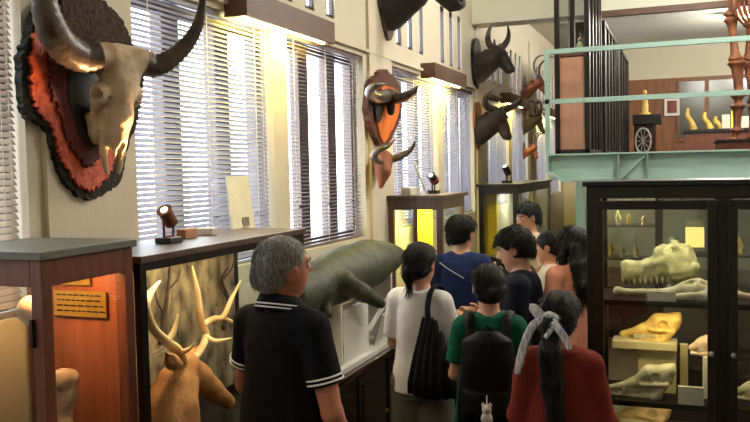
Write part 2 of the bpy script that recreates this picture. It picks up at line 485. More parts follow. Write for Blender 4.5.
# brown light boxes with a fluorescent tube
TUBE = emit('fluorescent_tube', (255, 246, 205), 9)
bw = ['over the first pair of tall windows, nearest', 'over the second pair of windows, beside the small horned trophy', 'behind the lower black bull head', 'farthest along the wall, behind the antelope horns']
for n_, s_ in enumerate(starts[1:]):
    yc = s_ + 1.42; y0, y1 = yc - .60, yc + .60
    t = thing('wall_light_box', (XW, yc, 2.95), 'brown light box ' + bw[n_], 'wall light', 'wooden light boxes over the windows')
    m = MB().box(XW + .12, XW + .145, y0, y1, 2.955, 3.085).box(XW, XW + .12, y0, y0 + .02, 2.955, 3.085).box(XW, XW + .12, y1 - .02, y1, 2.955, 3.085)
    m.box(XW, XW + .145, y0, y1, 3.085, 3.10)
    m.build('pelmet', BOXW, t)
    MB().tube([(XW + .075, y0 + .04, 2.975), (XW + .075, y1 - .04, 2.975)], .016, 10).build('fluorescent_tube', TUBE, t)
    l_ = area_light('tube_light', (XW + .07, yc, 2.955), 1.1, .06, 13, (1, .80, .14), (-.35, 0, -1))
    l_.rotation_euler = Matrix(((0, .3, .95), (1, 0, 0), (0, .95, -.3))).to_euler() if False else l_.rotation_euler
    l_.data.shape = 'RECTANGLE'
    # long side along the wall
    d_ = Vector((-.35, 0, -1)).normalized(); yv = Vector((0, 1, 0)); xv = yv.cross(-d_).normalized()
    l_.matrix_world = Matrix(((yv.x, xv.x * -1, -d_.x, l_.location.x), (yv.y, xv.y * -1, -d_.y, l_.location.y), (yv.z, xv.z * -1, -d_.z, l_.location.z), (0, 0, 0, 1)))
    l_.visible_camera = True

# ceiling lamps: one real at the far end, the unseen rest added as fill
for n_, (x, y, p) in enumerate([(1.6, 5.6, 90), (.5, 7.0, 95), (3.6, .2, 6), (-1.1, 8.1, 26), (1.15, 13.85, 90), (.4, 11.3, 80), (4.4, 14.6, 80), (4.2, 7.4, 50)]):
    zc = ZC if y < 9.6 else 4.38
    t = thing('hall_and_fill_lamp', (x, y, zc), 'white fluorescent ceiling lamp, real at the far end, elsewhere added as fill', 'ceiling lamp', 'fluorescent ceiling lamps')
    MB().box(x - .65, x + .65, y - .09, y + .09, zc - .07, zc - .01).build('housing', WHITE, t)
    MB().tube([(x - .6, y, zc - .09), (x + .6, y, zc - .09)], .016, 10).build('fluorescent_tube', TUBE, t)
    point_light('hall_and_fill_light', (x, y, zc - .32), p * 1.25, (1, .955, .87), .22)

# ------------------------------------------------------------ glazed cabinets
def glass_case(name, label, x0, x1, y0, y1, zb, zg, z1, wood, post=.05, head=.11, over=.02, shelves=(), group=None, backs='', topm=None, mull_y=(), mull_x=(), cat='display case'):
    """zb: top of the closed base, zg: 0, z1: top; backs: sides closed with wood ('l' low x, 'r' high x, 'n' near, 'f' far)"""
    t = thing(name, ((x0 + x1) / 2, (y0 + y1) / 2, zg), label, cat, group)
    bevel(MB().box(x0, x1, y0, y1, zg, zb).build('base', wood, t))
    bevel(MB().box(x0 - (over if 'l' not in backs else 0), x1 + over, y0 - over, y1 + over, z1 - .028, z1).build('top_board', topm or wood, t), .003)
    f = MB()
    for xx in (x0, x1 - post):
        for yy in (y0, y1 - post): f.box(xx, xx + post, yy, yy + post, zb, z1 - .028)
    zt = z1 - head; rb = .045
    for za, zc in ((zt, z1 - .028), (zb, zb + rb)):
        f.box(x0 + post, x1 - post, y0, y0 + post * .9, za, zc).box(x0 + post, x1 - post, y1 - post * .9, y1, za, zc)
        f.box(x0, x0 + post * .9, y0 + post, y1 - post, za, zc).box(x1 - post * .9, x1, y0 + post, y1 - post, za, zc)
    for yy in mull_y: f.box(x1 - post * .9, x1, yy - .012, yy + .012, zb + rb, zt)
    for xx in mull_x: f.box(xx - .012, xx + .012, y0, y0 + post * .9, zb + rb, zt)
    bevel(f.build('frame', wood, t), .003)
    for side, bx in (('l', (x0 + .012, x0 + .018, y0 + post, y1 - post)), ('r', (x1 - .020, x1 - .014, y0 + post, y1 - post)),
                     ('n', (x0 + post, x1 - post, y0 + .014, y0 + .020)), ('f', (x0 + post, x1 - post, y1 - .018, y1 - .012))):
        if side in backs: MB().box(*bx, zb + rb, zt).build('back_panel', wood if topm is None else PANELW, t)
        else: MB().box(*bx, zb + rb, zt).build('glass_panel', GLASS, t)
    for z in shelves: MB().box(x0 + .02, x1 - .02, y0 + .03, y1 - .03, z - .012, z).build('shelf', GLASS if z > 90 else wood, t)
    return t
near = glass_case('display_cabinet', 'red-brown wooden glass cabinet with a grey-green top in the near left corner', -2.36, -1.9, 2.02, 2.475, .92, 0, 1.862, REDW, .046, .115, .012, backs='f', topm=TOPW)
for z in (1.60, 1.12): MB().box(-1.945, -1.935, 2.008, 2.022, z - .045, z + .045).build('hinge', IRON, near)

# brass plaque and smaller plate inside the near cabinet
t = thing('brass_plaque', (-2.1, 2.44, 1.62), 'large engraved brass plate on the orange inner panel of the near cabinet', 'plaque')
pl = MB().box(-2.24, -2.0, 2.440, 2.446, 1.572, 1.668).build('plate', BRASS, t)
e_ = MB()
for r_ in range(4):
    x = -2.225
    random.seed(r_ + 3)
    while x < -2.02:
        l = random.uniform(.012, .03); e_.box(x, x + l, 2.4385, 2.440, 1.65 - r_ * .02, 1.655 - r_ * .02); x += l + .007
e_.build('engraved_lines', IRON, t)
o = MB().box(-2.26, -2.07, 2.440, 2.446, 1.69, 1.735).build('brass_plate', BRASS); tag(o, 'small blank brass plate above the engraved plaque in the near cabinet', 'plaque')
area_light('cabinet_lamp', (-2.05, 2.2, 1.80), .2, .1, 2.6, (1, .55, .22), (0, .5, -1), parent=None)

# long case on the counter
longc = glass_case('long_display_case', 'long low glass case with dark wooden frame holding the antlered deer', -2.34, -1.9, 2.52, 3.91, .90, .862, 1.793, DARKW, .035, .06, .01, cat='display case', backs='l', topm=BRNW)
m_ = mat('diorama_paint', (164, 144, 108), .8, .3, 9, .1, 20, rgb2=(40, 33, 25), stretch=(1, 1.6, .9), detail=9)
MB().box(-2.318, -2.308, 2.56, 3.87, .95, 1.72).build('painted_backdrop', m_, longc)['label'] = 'mottled brown painted forest backdrop'
# counter
t = thing('counter', (-2.15, 4.4, 0), 'long dark wooden counter under the deer case and the grey sea cow', 'counter')
bevel(MB().box(-2.38, -1.9, 2.50, 6.30, .82, .862).build('worktop', COUNTW, t), .004)
MB().box(-2.36, -1.94, 2.52, 6.28, .06, .82).build('body', DARKW, t)
for k in range(7):
    y = 2.56 + k * .53
    d = bevel(MB().box(-1.94, -1.922, y, y + .49, .10, .80).build('door', DARKW, t), .003)
    MB().box(-1.922, -1.914, y + .06, y + .43, .16, .74).build('door_panel', DARKW, d)
    MB().lathe((-1.905, y + .44, .47), [(.012, -.012), (.016, 0), (.012, .012)], 8).build('knob', BRASS, d)
# corner (middle) case and far case
mid = glass_case('display_case', 'tall brown glass case with a painted yellow glow at the back, against the wall, topped by a small spotlight', -2.38, -1.9, 6.52, 7.25, .95, 0, 1.869, BRNW, .05, .12, .03, mull_x=(-2.14,))
MB().box(-2.32, -2.16, 7.10, 7.13, 1.0, 1.74).build('yellow_glow_backing', mat('yellow_glow_colour', (232, 200, 20), .8, .1, 6), mid)  # saturated yellow stands in for the backlit glow inside the case
far1 = glass_case('display_case', 'dark brown glass case far down the wall behind the boy in the pale shirt', -2.38, -1.9, 9.75, 12.2, .95, 0, 1.883, DARKW, .06, .12, .03, mull_y=(10.9,))
MB().box(-2.36, -2.20, 9.95, 9.98, 1.0, 1.76).build('yellow_glow_backing', mat('yellow_glow_colour', (232, 200, 20), .8, .1, 6), far1)  # yellow light of the far case, likewise put into the panel colour
area_light('cabinet_lamp', (-2.2, 6.9, 1.74), .3, .1, 7, (1, .88, .35), (0, .3, -1))
area_light('cabinet_lamp', (-2.15, 10.2, 1.74), .3, .1, 12, (1, .88, .2), (0, .1, -1))
area_light('cabinet_lamp', (-2.1, 11.4, 1.74), .6, .2, 10, (1, .95, .7), (0, .1, -1))

# tall dark skull cabinet on the right
cr = thing('skull_cabinet', (.5, 5.2, 0), 'tall near-black wooden cabinet with glass doors full of animal skulls', 'display cabinet')
X0, X1, Y0, Y1 = -.555, 1.62, 4.9, 5.42
f = MB().box(X0, X1, Y0, Y1, 0, .12).box(X0, X1, Y0, Y1, 1.90, 1.97)
for xx in (X0, .15, .855, X1 - .06): f.box(xx, xx + .075, Y0 + .012, Y0 + .05, .12, 1.90).box(xx, xx + .075, Y1 - .05, Y1, .12, 1.90)
f.box(X0, X0 + .05, Y0 + .05, Y1 - .05, .12, .2).box(X0, X0 + .05, Y0 + .05, Y1 - .05, 1.82, 1.9).box(X0, X0 + .05, Y0+.05, Y0+.09, .2, 1.82)
bevel(f.build('carcass', DARKW, cr), .004)
bevel(MB().box(X0 - .02, X1, Y0 - .02, Y1 + .02, 1.97, 2.0).build('top_board', DARKW, cr), .004)
for i, xa in enumerate((X0 + .045, .205, .91)):
    xb = xa + .66 if i < 2 else X1 - .02
    d = MB().box(xa, xa + .05, Y0 - .012, Y0 + .012, .14, 1.885).box(xb - .05, xb, Y0 - .012, Y0 + .012, .14, 1.885)
    d.box(xa + .05, xb - .05, Y0 - .012, Y0 + .012, .14, .20).box(xa + .05, xb - .05, Y0 - .012, Y0 + .012, 1.835, 1.885)
    d = bevel(d.build('door', DARKW, cr), .003)
    MB().box(xa + .05, xb - .05, Y0 - .002, Y0 + .002, .20, 1.835).build('glass_pane', GLASS, d)
    MB().lathe((xa + .63 if i != 1 else xa + .03, Y0 - .025, 1.03), [(.008, -.014), (.014, -.006), (.014, .006), (.008, .014)], 10).build('knob', STEELG, d)
for z in (1.305, .715, .47): MB().box(X0 + .03, X1 - .03, Y0 + .03, Y1 - .03, z - .03, z).build('shelf', mat('matt_dark_shelf', (40, 34, 28), .95, .2, 6, spec=.1), cr)
MB().box(X0 + .06, X1 - .06, Y1 - .02, Y1 - .016, .13, 1.88).build('glass_back', GLASS, cr)
area_light('cabinet_lamp', (0, 5.1, 1.86), .9, .15, 2.6, (1, .9, .6), (0, .05, -1))
area_light('cabinet_lamp', (-.1, 4.98, 1.265), .5, .1, 1.9, (1, .82, .45), (0, .25, -1))
area_light('cabinet_lamp', (-.1, 4.98, .675), .5, .1, .9, (1, .8, .4), (0, .25, -1))

# ------------------------------------------------------------ mezzanine
struct(MB().box(-1.27, 6, 8.22, 17.2, 2.12, 2.2).build('floor_upper', DARKW))
t = thing('steel_beam', (2, 8.1, 1.93), 'sage green riveted steel beam carrying the upper floor', 'beam')
b_ = MB().box(-1.25, 6, 8.14, 8.16, 1.95, 2.2).build('web', GREEN, t)
MB().box(-1.29, 6, 8.08, 8.22, 2.19, 2.205).build('top_flange', GREEN, t)
MB().box(-1.06, 6, 8.06, 8.22, 1.93, 1.95).build('bottom_flange', STEELG, t)
MB().prism([(-1.29, 2.19), (-1.29, 2.03), (-1.13, 1.93), (-1.06, 1.93), (-1.06, 1.95), (-1.12, 1.95), (-1.27, 2.04), (-1.27, 2.19)], 'y', 8.06, 8.2).build('end_gusset', GREEN, t)
for xx in (-.62, -.36, 2.2): MB().box(xx, xx + .012, 8.08, 8.14, 1.95, 2.19).build('stiffener', STEELG, t)
MB().bar((-.60, 8.11, 1.96), (-.37, 8.11, 2.18), .018, .018).build('diagonal_brace', GREEN, t)
bb = MB()
for k in range(4): bb.lathe((-1.18 + .12 * k, 8.135, 2.16), [(.008, -.006), (.008, .006)], 8)
t = thing('guard_rail', (2, 8.1, 2.2), 'pale green two-bar guard rail along the edge of the upper floor', 'railing')
for nm, z in (('top_rail', 3.17), ('middle_rail', 2.69)): MB().box(-1.30, 6, 8.08, 8.125, z, z + .045).build(nm, GREEN, t)
for xx in (-1.30, 2.0, 4.2): MB().box(xx, xx + .045, 8.08, 8.125, 2.2, 3.17).build('post', GREEN, t)

# row of tall glazed cases on the upper floor
def tall_case(y0, y1, label, hi=4.6):
    x0, x1 = -1.24, -.9; wd = .05; z0 = 2.2
    hi = min(hi, 3.72 if y1 > 9.6 else 4.6)
    t = thing('tall_display_case', ((x0 + x1) / 2, (y0 + y1) / 2, z0), label, 'display case', 'tall black cases on the upper floor')
    f = MB()
    for xx in (x0, x1 - wd):
        for yy in (y0, y1 - wd): f.box(xx, xx + wd, yy, yy + wd, z0, hi)
    f.box(x0, x1, y0, y1, hi, hi + .05).box(x0, x1, y0, y1, z0, z0 + .05)
    bevel(f.build('frame', DARKW, t), .004)
    MB().box(x0 + wd, x1 - wd, y0 + .02, y0 + .03, z0 + .05, 3.16).build('lower_panel', mat('pinkish_wood_panel', (176, 128, 104), .5, .06, 4, stretch=(5, 5, 1)), t)
    MB().box(x0 + .02, x1 - .02, y0 + .01, y1 - .02, 3.17, 3.20).build('shelf', BRNW, t)
    MB().box(x0 + wd, x1 - wd, y0 + .02, y0 + .024, 3.2, hi).build('glass_panel', GLASS, t)
    MB().box(x1 - .03, x1 - .016, y0 + wd, y1 - wd, z0 + .05, hi).build('side_panel', DARKW, t)
    m_ = MB()
    for k in range(1, 4): yy = y0 + (y1 - y0) * k / 4; m_.box(x1 - .016, x1 + .004, yy - .02, yy + .02, z0 + .05, hi)
    m_.build('side_moulding', DARKW, t)
    MB().box(x0 + .01, x0 + .02, y0 + wd, y1 - wd, z0 + .05, 3.17).build('back_panel', DARKW, t); MB().box(x0 + .01, x0 + .014, y0 + wd, y1 - wd, 3.2, hi).build('glass_panel', GLASS, t)
    MB().box(x0 + wd, x1 - .03, y1 - .03, y1 - .02, z0 + .05, 3.17).build('end_panel', DARKW, t)
    return t
tall_case(8.32, 9.55, 'black-framed tall case with pinkish lower panel, nearest on the upper floor')
tall_case(9.98, 11.7, 'second tall black case of the row on the upper floor')
tall_case(12.0, 14.1, 'third tall black case on the upper floor, smallest of the row')

# far end of the upper floor
t = thing('wall_cabinet', (2, 17.1, 2.2), 'brown wooden wall panelling with dark glazed doors at the far end of the upper floor', 'wall cabinet')
MB().box(-2.3, 6, 17.12, 17.2, 2.2, 3.74).build('panelling', WAINS, t)
DG = mat('dusky_glazing', (96, 96, 86), .2, .2, 2)
for k, xa in enumerate((-.20, .34, .88)):
    d = MB().box(xa, xa + .04, 17.08, 17.12, 2.5, 3.70).box(xa + .50, xa + .54, 17.08, 17.12, 2.5, 3.70).box(xa + .04, xa + .50, 17.08, 17.12, 3.66, 3.70).box(xa + .04, xa + .5, 17.08, 17.12, 2.5, 2.56)
    d = d.build('glazed_door', WAINS, t); MB().box(xa + .04, xa + .5, 17.10, 17.115, 2.56, 3.66).build('pane', DG, d)
t = thing('low_counter', (2.0, 15.6, 2.2), 'long dark brown counter on the upper floor below the glazed doors', 'counter')
bevel(MB().box(-.05, 5.5, 15.3, 15.9, 2.2, 2.60).build('body', REDW, t)); bevel(MB().box(-.08, 5.5, 15.27, 15.93, 2.60, 2.66).build('top_board', DARKW, t))
t = thing('stepped_desk', (-.64, 14.5, 2.2), 'dark wooden desk with a thick top on the upper floor, left of the framed picture', 'desk')
bevel(MB().box(-.86, -.42, 14.3, 14.8, 2.74, 2.90).build('desk_top', DARKW, t)); MB().box(-.84, -.50, 14.36, 14.76, 2.2, 2.74).build('body', COUNTW, t)
# ------------------------------------------------------------ trophies on the wall
HORN = mat('dark_horn', (104, 92, 84), .3, .3, 14, .3, 50, rgb2=(44, 38, 34))
HORNL = mat('grey_brown_horn', (112, 94, 78), .4, .25, 10, .2, 60)
BONE = mat('aged_bone', (228, 206, 176), .6, .1, 12, .3, 50, rgb2=(186, 152, 118))
BONEP = mat('pale_bone', (214, 206, 178), .6, .1, 14, .25, 50, rgb2=(170, 160, 120))
BONEY = mat('yellowed_bone', (222, 190, 96), .6, .1, 14, .25, 50, rgb2=(180, 140, 70))
HIDE = mat('dark_brown_hide', (50, 33, 26), .75, .3, 12, .5, 90, sheen=.2)
HIDEB = mat('black_hide', (38, 33, 31), .7, .3, 12, .5, 90, sheen=.2)
HIDER = mat('reddish_hide', (158, 84, 44), .7, .25, 9, .4, 90, sheen=.2)
DEERM = mat('tan_deer_hide', (196, 138, 74), .75, .15, 7, .4, 120, rgb2=(160, 98, 48))
PQ_DARK = mat('mottled_dark_border', (46, 44, 34), .7, .4, 40, .8, 60, spec=.2)
PQ_BRN = mat('lumpy_dark_brown', (74, 50, 40), .75, .4, 50, .9, 50, spec=.2)
PQ_OR = mat('orange_red_hide', (222, 104, 62), .6, .2, 30, .6, 60, rgb2=(170, 52, 36))
PQ_MAR = mat('maroon_velvet', (108, 34, 34), .7, .2, 16, .4, 60)
EYEM = mat('glass_eye', (14, 10, 8), .08, 0, 5)

def ragged(pts, step=.02, amp=.012, seed=1):
    rs = random.Random(seed); out = []
    n = len(pts)
    dense = []
    for i in range(n):
        a, b, c, d = (Vector(pts[(i + k) % n]) for k in (-1, 0, 1, 2))
        m = max(3, int((c - b).length / step))
        for j in range(m):
            t = j / m
            dense.append(.5 * ((2 * b) + (c - a) * t + (2 * a - 5 * b + 4 * c - d) * t * t + (3 * b - a - 3 * c + d) * t ** 3))
    cen = sum(dense, Vector((0, 0))) / len(dense)
    for k, p in enumerate(dense):
        q = p - cen; out.append(tuple(cen + q * (1 + rs.uniform(-1, 1) * amp / q.length)))
    return out
def layer(name, px, X, x0, x1, m, parent, seed, amp=.012, step=.018):
    P = [ax(a, b, X) for a, b in px]
    poly = ragged([(p[1], p[2]) for p in P], step, amp, seed)
    b = MB(); n = len(poly)
    cen = (sum(p[0] for p in poly) / n, sum(p[1] for p in poly) / n)
    V = [(x0, u, v) for u, v in poly] + [(x1, u, v) for u, v in poly] + [(x1 + .004, *cen), (x0, *cen)]
    F = [(i, (i + 1) % n, (i + 1) % n + n, i + n) for i in range(n)] + [(i + n, (i + 1) % n + n, 2 * n) for i in range(n)] + [((i + 1) % n, i, 2 * n + 1) for i in range(n)]
    return b.add(V, F).build(name, m, parent)

# great buffalo skull
loc = (XW, 2.83, 2.6)
t = thing('buffalo_skull_trophy', loc, 'huge buffalo skull with sweeping dark horns on an orange and black shield', 'skull trophy')
layer('shield', [(40, 2), (24, 40), (17, 62), (22, 112), (44, 128), (52, 158), (64, 185), (84, 199), (104, 192), (118, 178), (124, 150), (136, 112), (140, 70), (128, 40), (112, 12), (80, -8)], -2.37, -2.385, -2.35, PQ_DARK, t, 1, .007, .012)
layer('orange_border', [(46, 8), (33, 40), (29, 66), (36, 108), (52, 126), (58, 150), (70, 174), (86, 190), (102, 182), (112, 165), (116, 120), (118, 60), (90, 12)], -2.345, -2.35, -2.335, PQ_OR, t, 2, .014, .009)
layer('maroon_field', [(62, 22), (50, 50), (52, 90), (62, 120), (72, 146), (88, 166), (104, 148), (108, 120), (114, 66), (92, 24)], -2.325, -2.335, -2.32, PQ_MAR, t, 3, .013, .009)
layer('dark_upper_field', [(66, -6), (62, 24), (72, 48), (92, 60), (116, 60), (132, 46), (124, 22), (108, 4), (88, -12)], -2.30, -2.335, -2.31, PQ_BRN, t, 9, .010, .009)
layer('dark_opening', [(72, 64), (68, 80), (72, 110), (80, 135), (92, 150), (104, 130), (104, 80), (90, 66)], -2.315, -2.32, -2.316, BLACK, t, 4, .003)
s = SDF((-.2, -.2, -.62), (.22, .2, .12), .0055)
s.ell((-.03, 0, -.03), (.085, .115, .085), .03).ell((.015, 0, -.10), (.05, .085, .09), .04)
s.rc((-.0, .07, .0), (-.0, .135, -.005), .055, .05, .02).rc((-.0, -.07, .0), (-.0, -.135, -.005), .055, .05, .02)
s.ch([(.02, 0, -.12), (.035, 0, -.24), (.045, 0, -.36)], [.06, .048, .034], .03)
s.ell((-.01, 0, -.26), (.055, .060, .13), .03)
for q in (-1, 1):
    s.ell((-.0, q * .088, -.155), (.046, .042, .048), .015)
    s.ch([(-.02, q * .09, -.19), (-.05, q * .085, -.26), (-.045, q * .06, -.33)], [.022, .02, .026], .02)
    s.rc((.04, q * .018, -.34), (.055, q * .010, -.42), .018, .007, .008)
    s.ch([(.0, q * .045, -.31), (.015, q * .048, -.40), (.03, q * .030, -.485)], [.025, .014, .010], .012)
    s.rc((-.05, q * .05, -.22), (-.045, q * .048, -.36), .030, .022, .015)
    s.ell((.014, q * .125, -.155), (.027, .115, .027), .002, sub=True)
    s.ell((-.05, q * .085, -.22), (.02, .04, .035), .006, sub=True).ell((-.04, q * .12, -.09), (.04, .03, .03), .01, sub=True)
s.ell((.075, 0, -.40), (.03, .016, .06), .008, sub=True)
s.ell((.03, 0, -.47), (.03, .02, .09), .008, sub=True)
s.wrinkle(.0012, 70, 3)
c0 = Vector(ay(122, 58, 2.80)); tilt = Matrix.Translation(c0) @ Euler((0, R(14), R(-14))).to_matrix().to_4x4() @ Matrix.Scale(.98, 4)
s.build('skull', BONE, t, M=tilt, world=True)
for q, nm in ((-1, 'near'), (1, 'far')):
    pts = [(-.0, q * .12, -.005), (-.01, q * .19, -.015), (-.005, q * .28, .02), (.0, q * .35, .10), (-.01, q * .385, .22), (-.03, q * .37, .34), (-.05, q * .31, .43)]
    if q > 0: pts = [(-.0, .11, -.005), (.015, .165, -.015), (.045, .225, .03), (.08, .275, .11), (.10, .30, .20), (.10, .305, .31), (.08, .29, .40)]
    b = MB().tube(pts, ([.062, .062, .060, .054, .042, .026, .004] if q < 0 else [.052, .048, .040, .031, .023, .014, .003]), 18, 7, ridges=2).xf(tilt)
    b.build('horn', HORN, t, smooth=True)
b = MB()
for q in (-1, 1):
    for k in range(6): b.obox((-.045 + .001 * k, q * .05, -.235 - .022 * k), (.05, .014, .016), (0, .2, 0))
b.xf(tilt); b.build('cheek_teeth', BONEP, t)

def shield_mesh(w, h, x0=0, x1=.03, top=.5, n=28):
    P = []
    for k in range(n):
        a = 2 * PI * k / n; u, v = math.sin(a), math.cos(a)
        rr = 1 - .08 * math.cos(3 * a); ww = w / 2 * (1 if v > 0 else 1 - .35 * abs(v) ** 2)
        P.append((u * ww * rr, v * h / 2 * rr))
    return MB().prism(P, 'x', x0, x1)
def head_trophy(name, label, anchor, s=1.0, tilt=0, turn=0, hide=None, horns='bull', hm=None, shield=(.42, .62), sm=None, slim=1.0, group=None):
    hide = hide or HIDE; hm = hm or HORN
    t = thing(name, anchor, label, 'mounted head', group)
    shield_mesh(*shield, 0, .03).build('shield', sm or BRNW, t, world=False)
    f = SDF((0, -.30, -.42), (.72, .30, .42), .0095)
    f.pose((0, tilt * .3, turn * .5), (0, 0, 0))
    f.rc((.03, 0, -.07), (.20, 0, .01), .17 * slim, .125 * slim, .02).rc((.05, 0, -.17), (.2, 0, -.05), .10 * slim, .09 * slim, .04)
    f.rc((.20, 0, .01), (.30, 0, .09), .125 * slim, .095 * slim, .03)
    f.pose((0, tilt, turn), (.28, 0, .08))
    f.ell((.30, 0, .09), (.10, .085 * (.5 + slim / 2), .095), .03)
    f.ch([(.33, 0, .09), (.45, 0, -.01), (.54, 0, -.09)], [.075 * slim, .058 * slim, .046 * slim], .03)
    f.ell((.545, 0, -.10), (.05, .052 * slim, .045), .02).rc((.34, 0, .0), (.5, 0, -.12), .06 * slim, .035 * slim, .02)
    for q in (-1, 1):
        f.ell((.36, q * .068 * slim, .105), (.03, .02, .022), .015).ell((.575, q * .026, -.085), (.012, .012, .012), .008, sub=True)
        f.ch([(.25, q * .085, .09), (.23, q * .15, .09), (.22, q * .215, .07)], [.022, .036, .008], .015)
        f.ell((.245, q * .155, .085), (.012, .045, .018), .005, sub=True)
    f.ell((.57, 0, -.135), (.05, .04, .004), .006, sub=True)
    f.wrinkle(.0015, 50, 4)
    f.build('head', hide, t)
    Mh = Matrix.Translation((.28, 0, .08)) @ Euler((0, tilt, turn)).to_matrix().to_4x4() @ Matrix.Translation((-.28, 0, -.08))
    for q in (-1, 1):
        if horns == 'bull': pts, rr = [(.27, q * .05, .16), (.26, q * .13, .19), (.27, q * .19, .27), (.28, q * .19, .37), (.29, q * .14, .46)], [.046, .044, .036, .024, .005]
        elif horns == 'wide': pts, rr = [(.27, q * .05, .16), (.26, q * .16, .19), (.28, q * .27, .25), (.31, q * .31, .36), (.33, q * .25, .46)], [.052, .048, .038, .024, .005]
        elif horns == 'curl': pts, rr = [(.29, q * .04, .17), (.24, q * .07, .28), (.12, q * .13, .36), (.02, q * .2, .30), (.0, q * .22, .16), (.09, q * .22, .06), (.2, q * .25, .06)], [.03, .028, .026, .024, .02, .014, .004]
        elif horns == 'sweep': pts, rr = [(.30, q * .035, .17), (.22, q * .06, .27), (.19, q * .10, .40), (.26, q * .15, .52), (.38, q * .17, .58), (.50, q * .16, .57)], [.024, .022, .02, .017, .012, .004]
        else: pts, rr = [(.28, q * .04, .17), (.27, q * .09, .28), (.30, q * .10, .40)], [.02, .016, .003]
        MB().tube(pts, rr, 12, 6, ridges=2).xf(Mh).build('horn', hm, t, smooth=True, world=False)
        MB().tube([(.374, q * .080 * slim, .108), (.384, q * .086 * slim, .108)], .012, 8).xf(Mh).build('eye', EYEM, t, smooth=True, world=False)
    t.scale = (s, s, s)
    return t
def anchor(px, py): return (XW + .02, *ax(px, py, XW)[1:])
head_trophy('buffalo_head_trophy', 'black buffalo head high on the wall, cut off by the top of the picture', anchor(383, -9), 1.25, .15, -.15, HIDEB, 'wide')
head_trophy('bull_head_trophy', 'black upright-horned bull head mounted above the other black bull head', anchor(474, 62), .92, .16, -.5, HIDE, 'bull', shield=(.40, .66), sm=DARKW, slim=1.12)
head_trophy('bull_head_trophy', 'dark bull head with big upswept horns, lower of the two black bull heads', anchor(475, 124), .92, .38, -.6, HIDE, 'wide', shield=(.40, .62), sm=PANELW, slim=1.1)
head_trophy('antelope_head_trophy', 'brown antelope head with long horns swept up and forward', anchor(522, 88), .82, .2, -.45, HIDER, 'sweep', HORN, (.3, .5), None, .62)
head_trophy('ram_head_trophy', 'dark head with round curled horns below the long-horned antelope', anchor(522, 122), .75, .5, -.45, HIDE, 'curl', HORNL, (.34, .5), None, .66)
head_trophy('small_antelope_trophy', 'small reddish antelope head, lowest in the far group of trophies', anchor(522, 150), .55, .6, -.4, HIDER, 'sweep', HORNL, (.3, .5), None, .6)

# shield with horned frontlet
t = thing('horned_shield_trophy', (XW, *ax(383, 108, XW)[1:]), 'dark shield with an orange hollow, its glow painted in, and two thick horns beside the second window', 'horn trophy')
layer('shield', [(384, 70), (373, 78), (367, 92), (366, 112), (371, 131), (381, 146), (391, 136), (398, 118), (400, 100), (397, 84)], -2.35, -2.38, -2.33, mat('dark_red_wood', (92, 44, 34), .5, .2, 10), t, 5, .010, .03)
layer('orange_glow_hollow', [(384, 86), (379, 102), (378, 124), (383, 142), (391, 131), (398, 114), (399, 94)], -2.32, -2.33, -2.315, mat('orange_lit_hide', (226, 120, 46), .5, .15, 10), t, 6, .008, .03)  # orange hollow, widened to take in the painted glow
layer('black_patch', [(380, 90), (376, 104), (379, 124), (385, 108), (389, 94)], -2.305, -2.315, -2.31, BLACK, t, 7, .008, .03)
for pts in ([ (388, 96, -2.30), (378, 97, -2.24), (370, 93, -2.16), (374, 86, -2.06), (386, 84, -2.0)], [(390, 97, -2.30), (398, 98, -2.20), (407, 96, -2.1), (414, 91, -2.02), (418, 86, -1.98)]):
    MB().tube([ax(a, b, c) for a, b, c in pts], [.045, .045, .038, .024, .005], 14, 6, ridges=2).build('horn', HORN, t, smooth=True)
s = SDF((-2.36, 6.2, 2.4), (-2.05, 6.9, 2.9), .008)
p0 = ax(390, 96, -2.28); s.ell(p0, (.07, .11, .06), .02).rc(p0, ax(391, 112, -2.26), .05, .03, .02)
s.build('frontlet', HIDE, t, world=True)
# small antelope frontlet below
t = thing('antelope_frontlet', (XW, *ax(382, 165, XW)[1:]), 'small orange-brown narrow face with two curved horns below the horned shield', 'horn trophy')
s = SDF((-2.42, 6.0, 1.80), (-2.0, 6.85, 2.55), .007)
a0, a1, a2 = ax(383, 160, -2.30), ax(383, 172, -2.26), ax(381, 186, -2.27)
s.ch([a0, a1, a2], [.085, .06, .022], .02)
s.rc(a0, ax(367, 156, -2.30), .03, .012, .02).rc(a0, ax(397, 160, -2.28), .03, .012, .02).ell(ax(389, 168, -2.19), (.02, .02, .02), .01, sub=True)
s.wrinkle(.001, 60, 2); s.build('face', HIDER, t, world=True)
for pts in ([(380, 161, -2.28), (374, 157, -2.2), (378, 150, -2.12), (388, 146, -2.06), (395, 139, -2.02)], [(386, 161, -2.28), (396, 158, -2.2), (405, 154, -2.12), (412, 148, -2.06), (415, 141, -2.02)]):
    MB().tube([ax(a, b, c) for a, b, c in pts], [.026, .028, .024, .016, .004], 12, 6, ridges=2).build('horn', HORNL, t, smooth=True)

# ------------------------------------------------------------ deer in the long case
AX = -2.14
def P(a, b, x=AX): return ax(a, b, x)
t = thing('mounted_deer', (AX, 3.0, .90), 'tan deer mount with branching pale antlers inside the long glass case', 'mounted deer')
s = SDF((-2.31, 2.58, .90), (-1.93, 3.85, 1.5), .007)
s.ch([P(166, 440), P(170, 412), P(176, 388), P(182, 370)], [.15, .125, .095, .07], .03)
s.rc(P(160, 428), P(186, 445), .12, .09, .04)
s.ch([P(184, 367), P(197, 378), P(213, 390), P(228, 401)], [.074, .068, .050, .035], .02)
s.ell(P(228, 404), (.028, .032, .025), .01)
s.ch([P(180, 364, -2.1), P(172, 362, -2.05), P(166, 353, -2.02)], [.018, .032, .008], .01); s.ell(P(172, 360, -2.02), (.012, .024, .03), .005, sub=True)
s.ch([P(186, 360, -2.2), P(196, 352, -2.24), P(202, 346, -2.26)], [.018, .028, .008], .01)
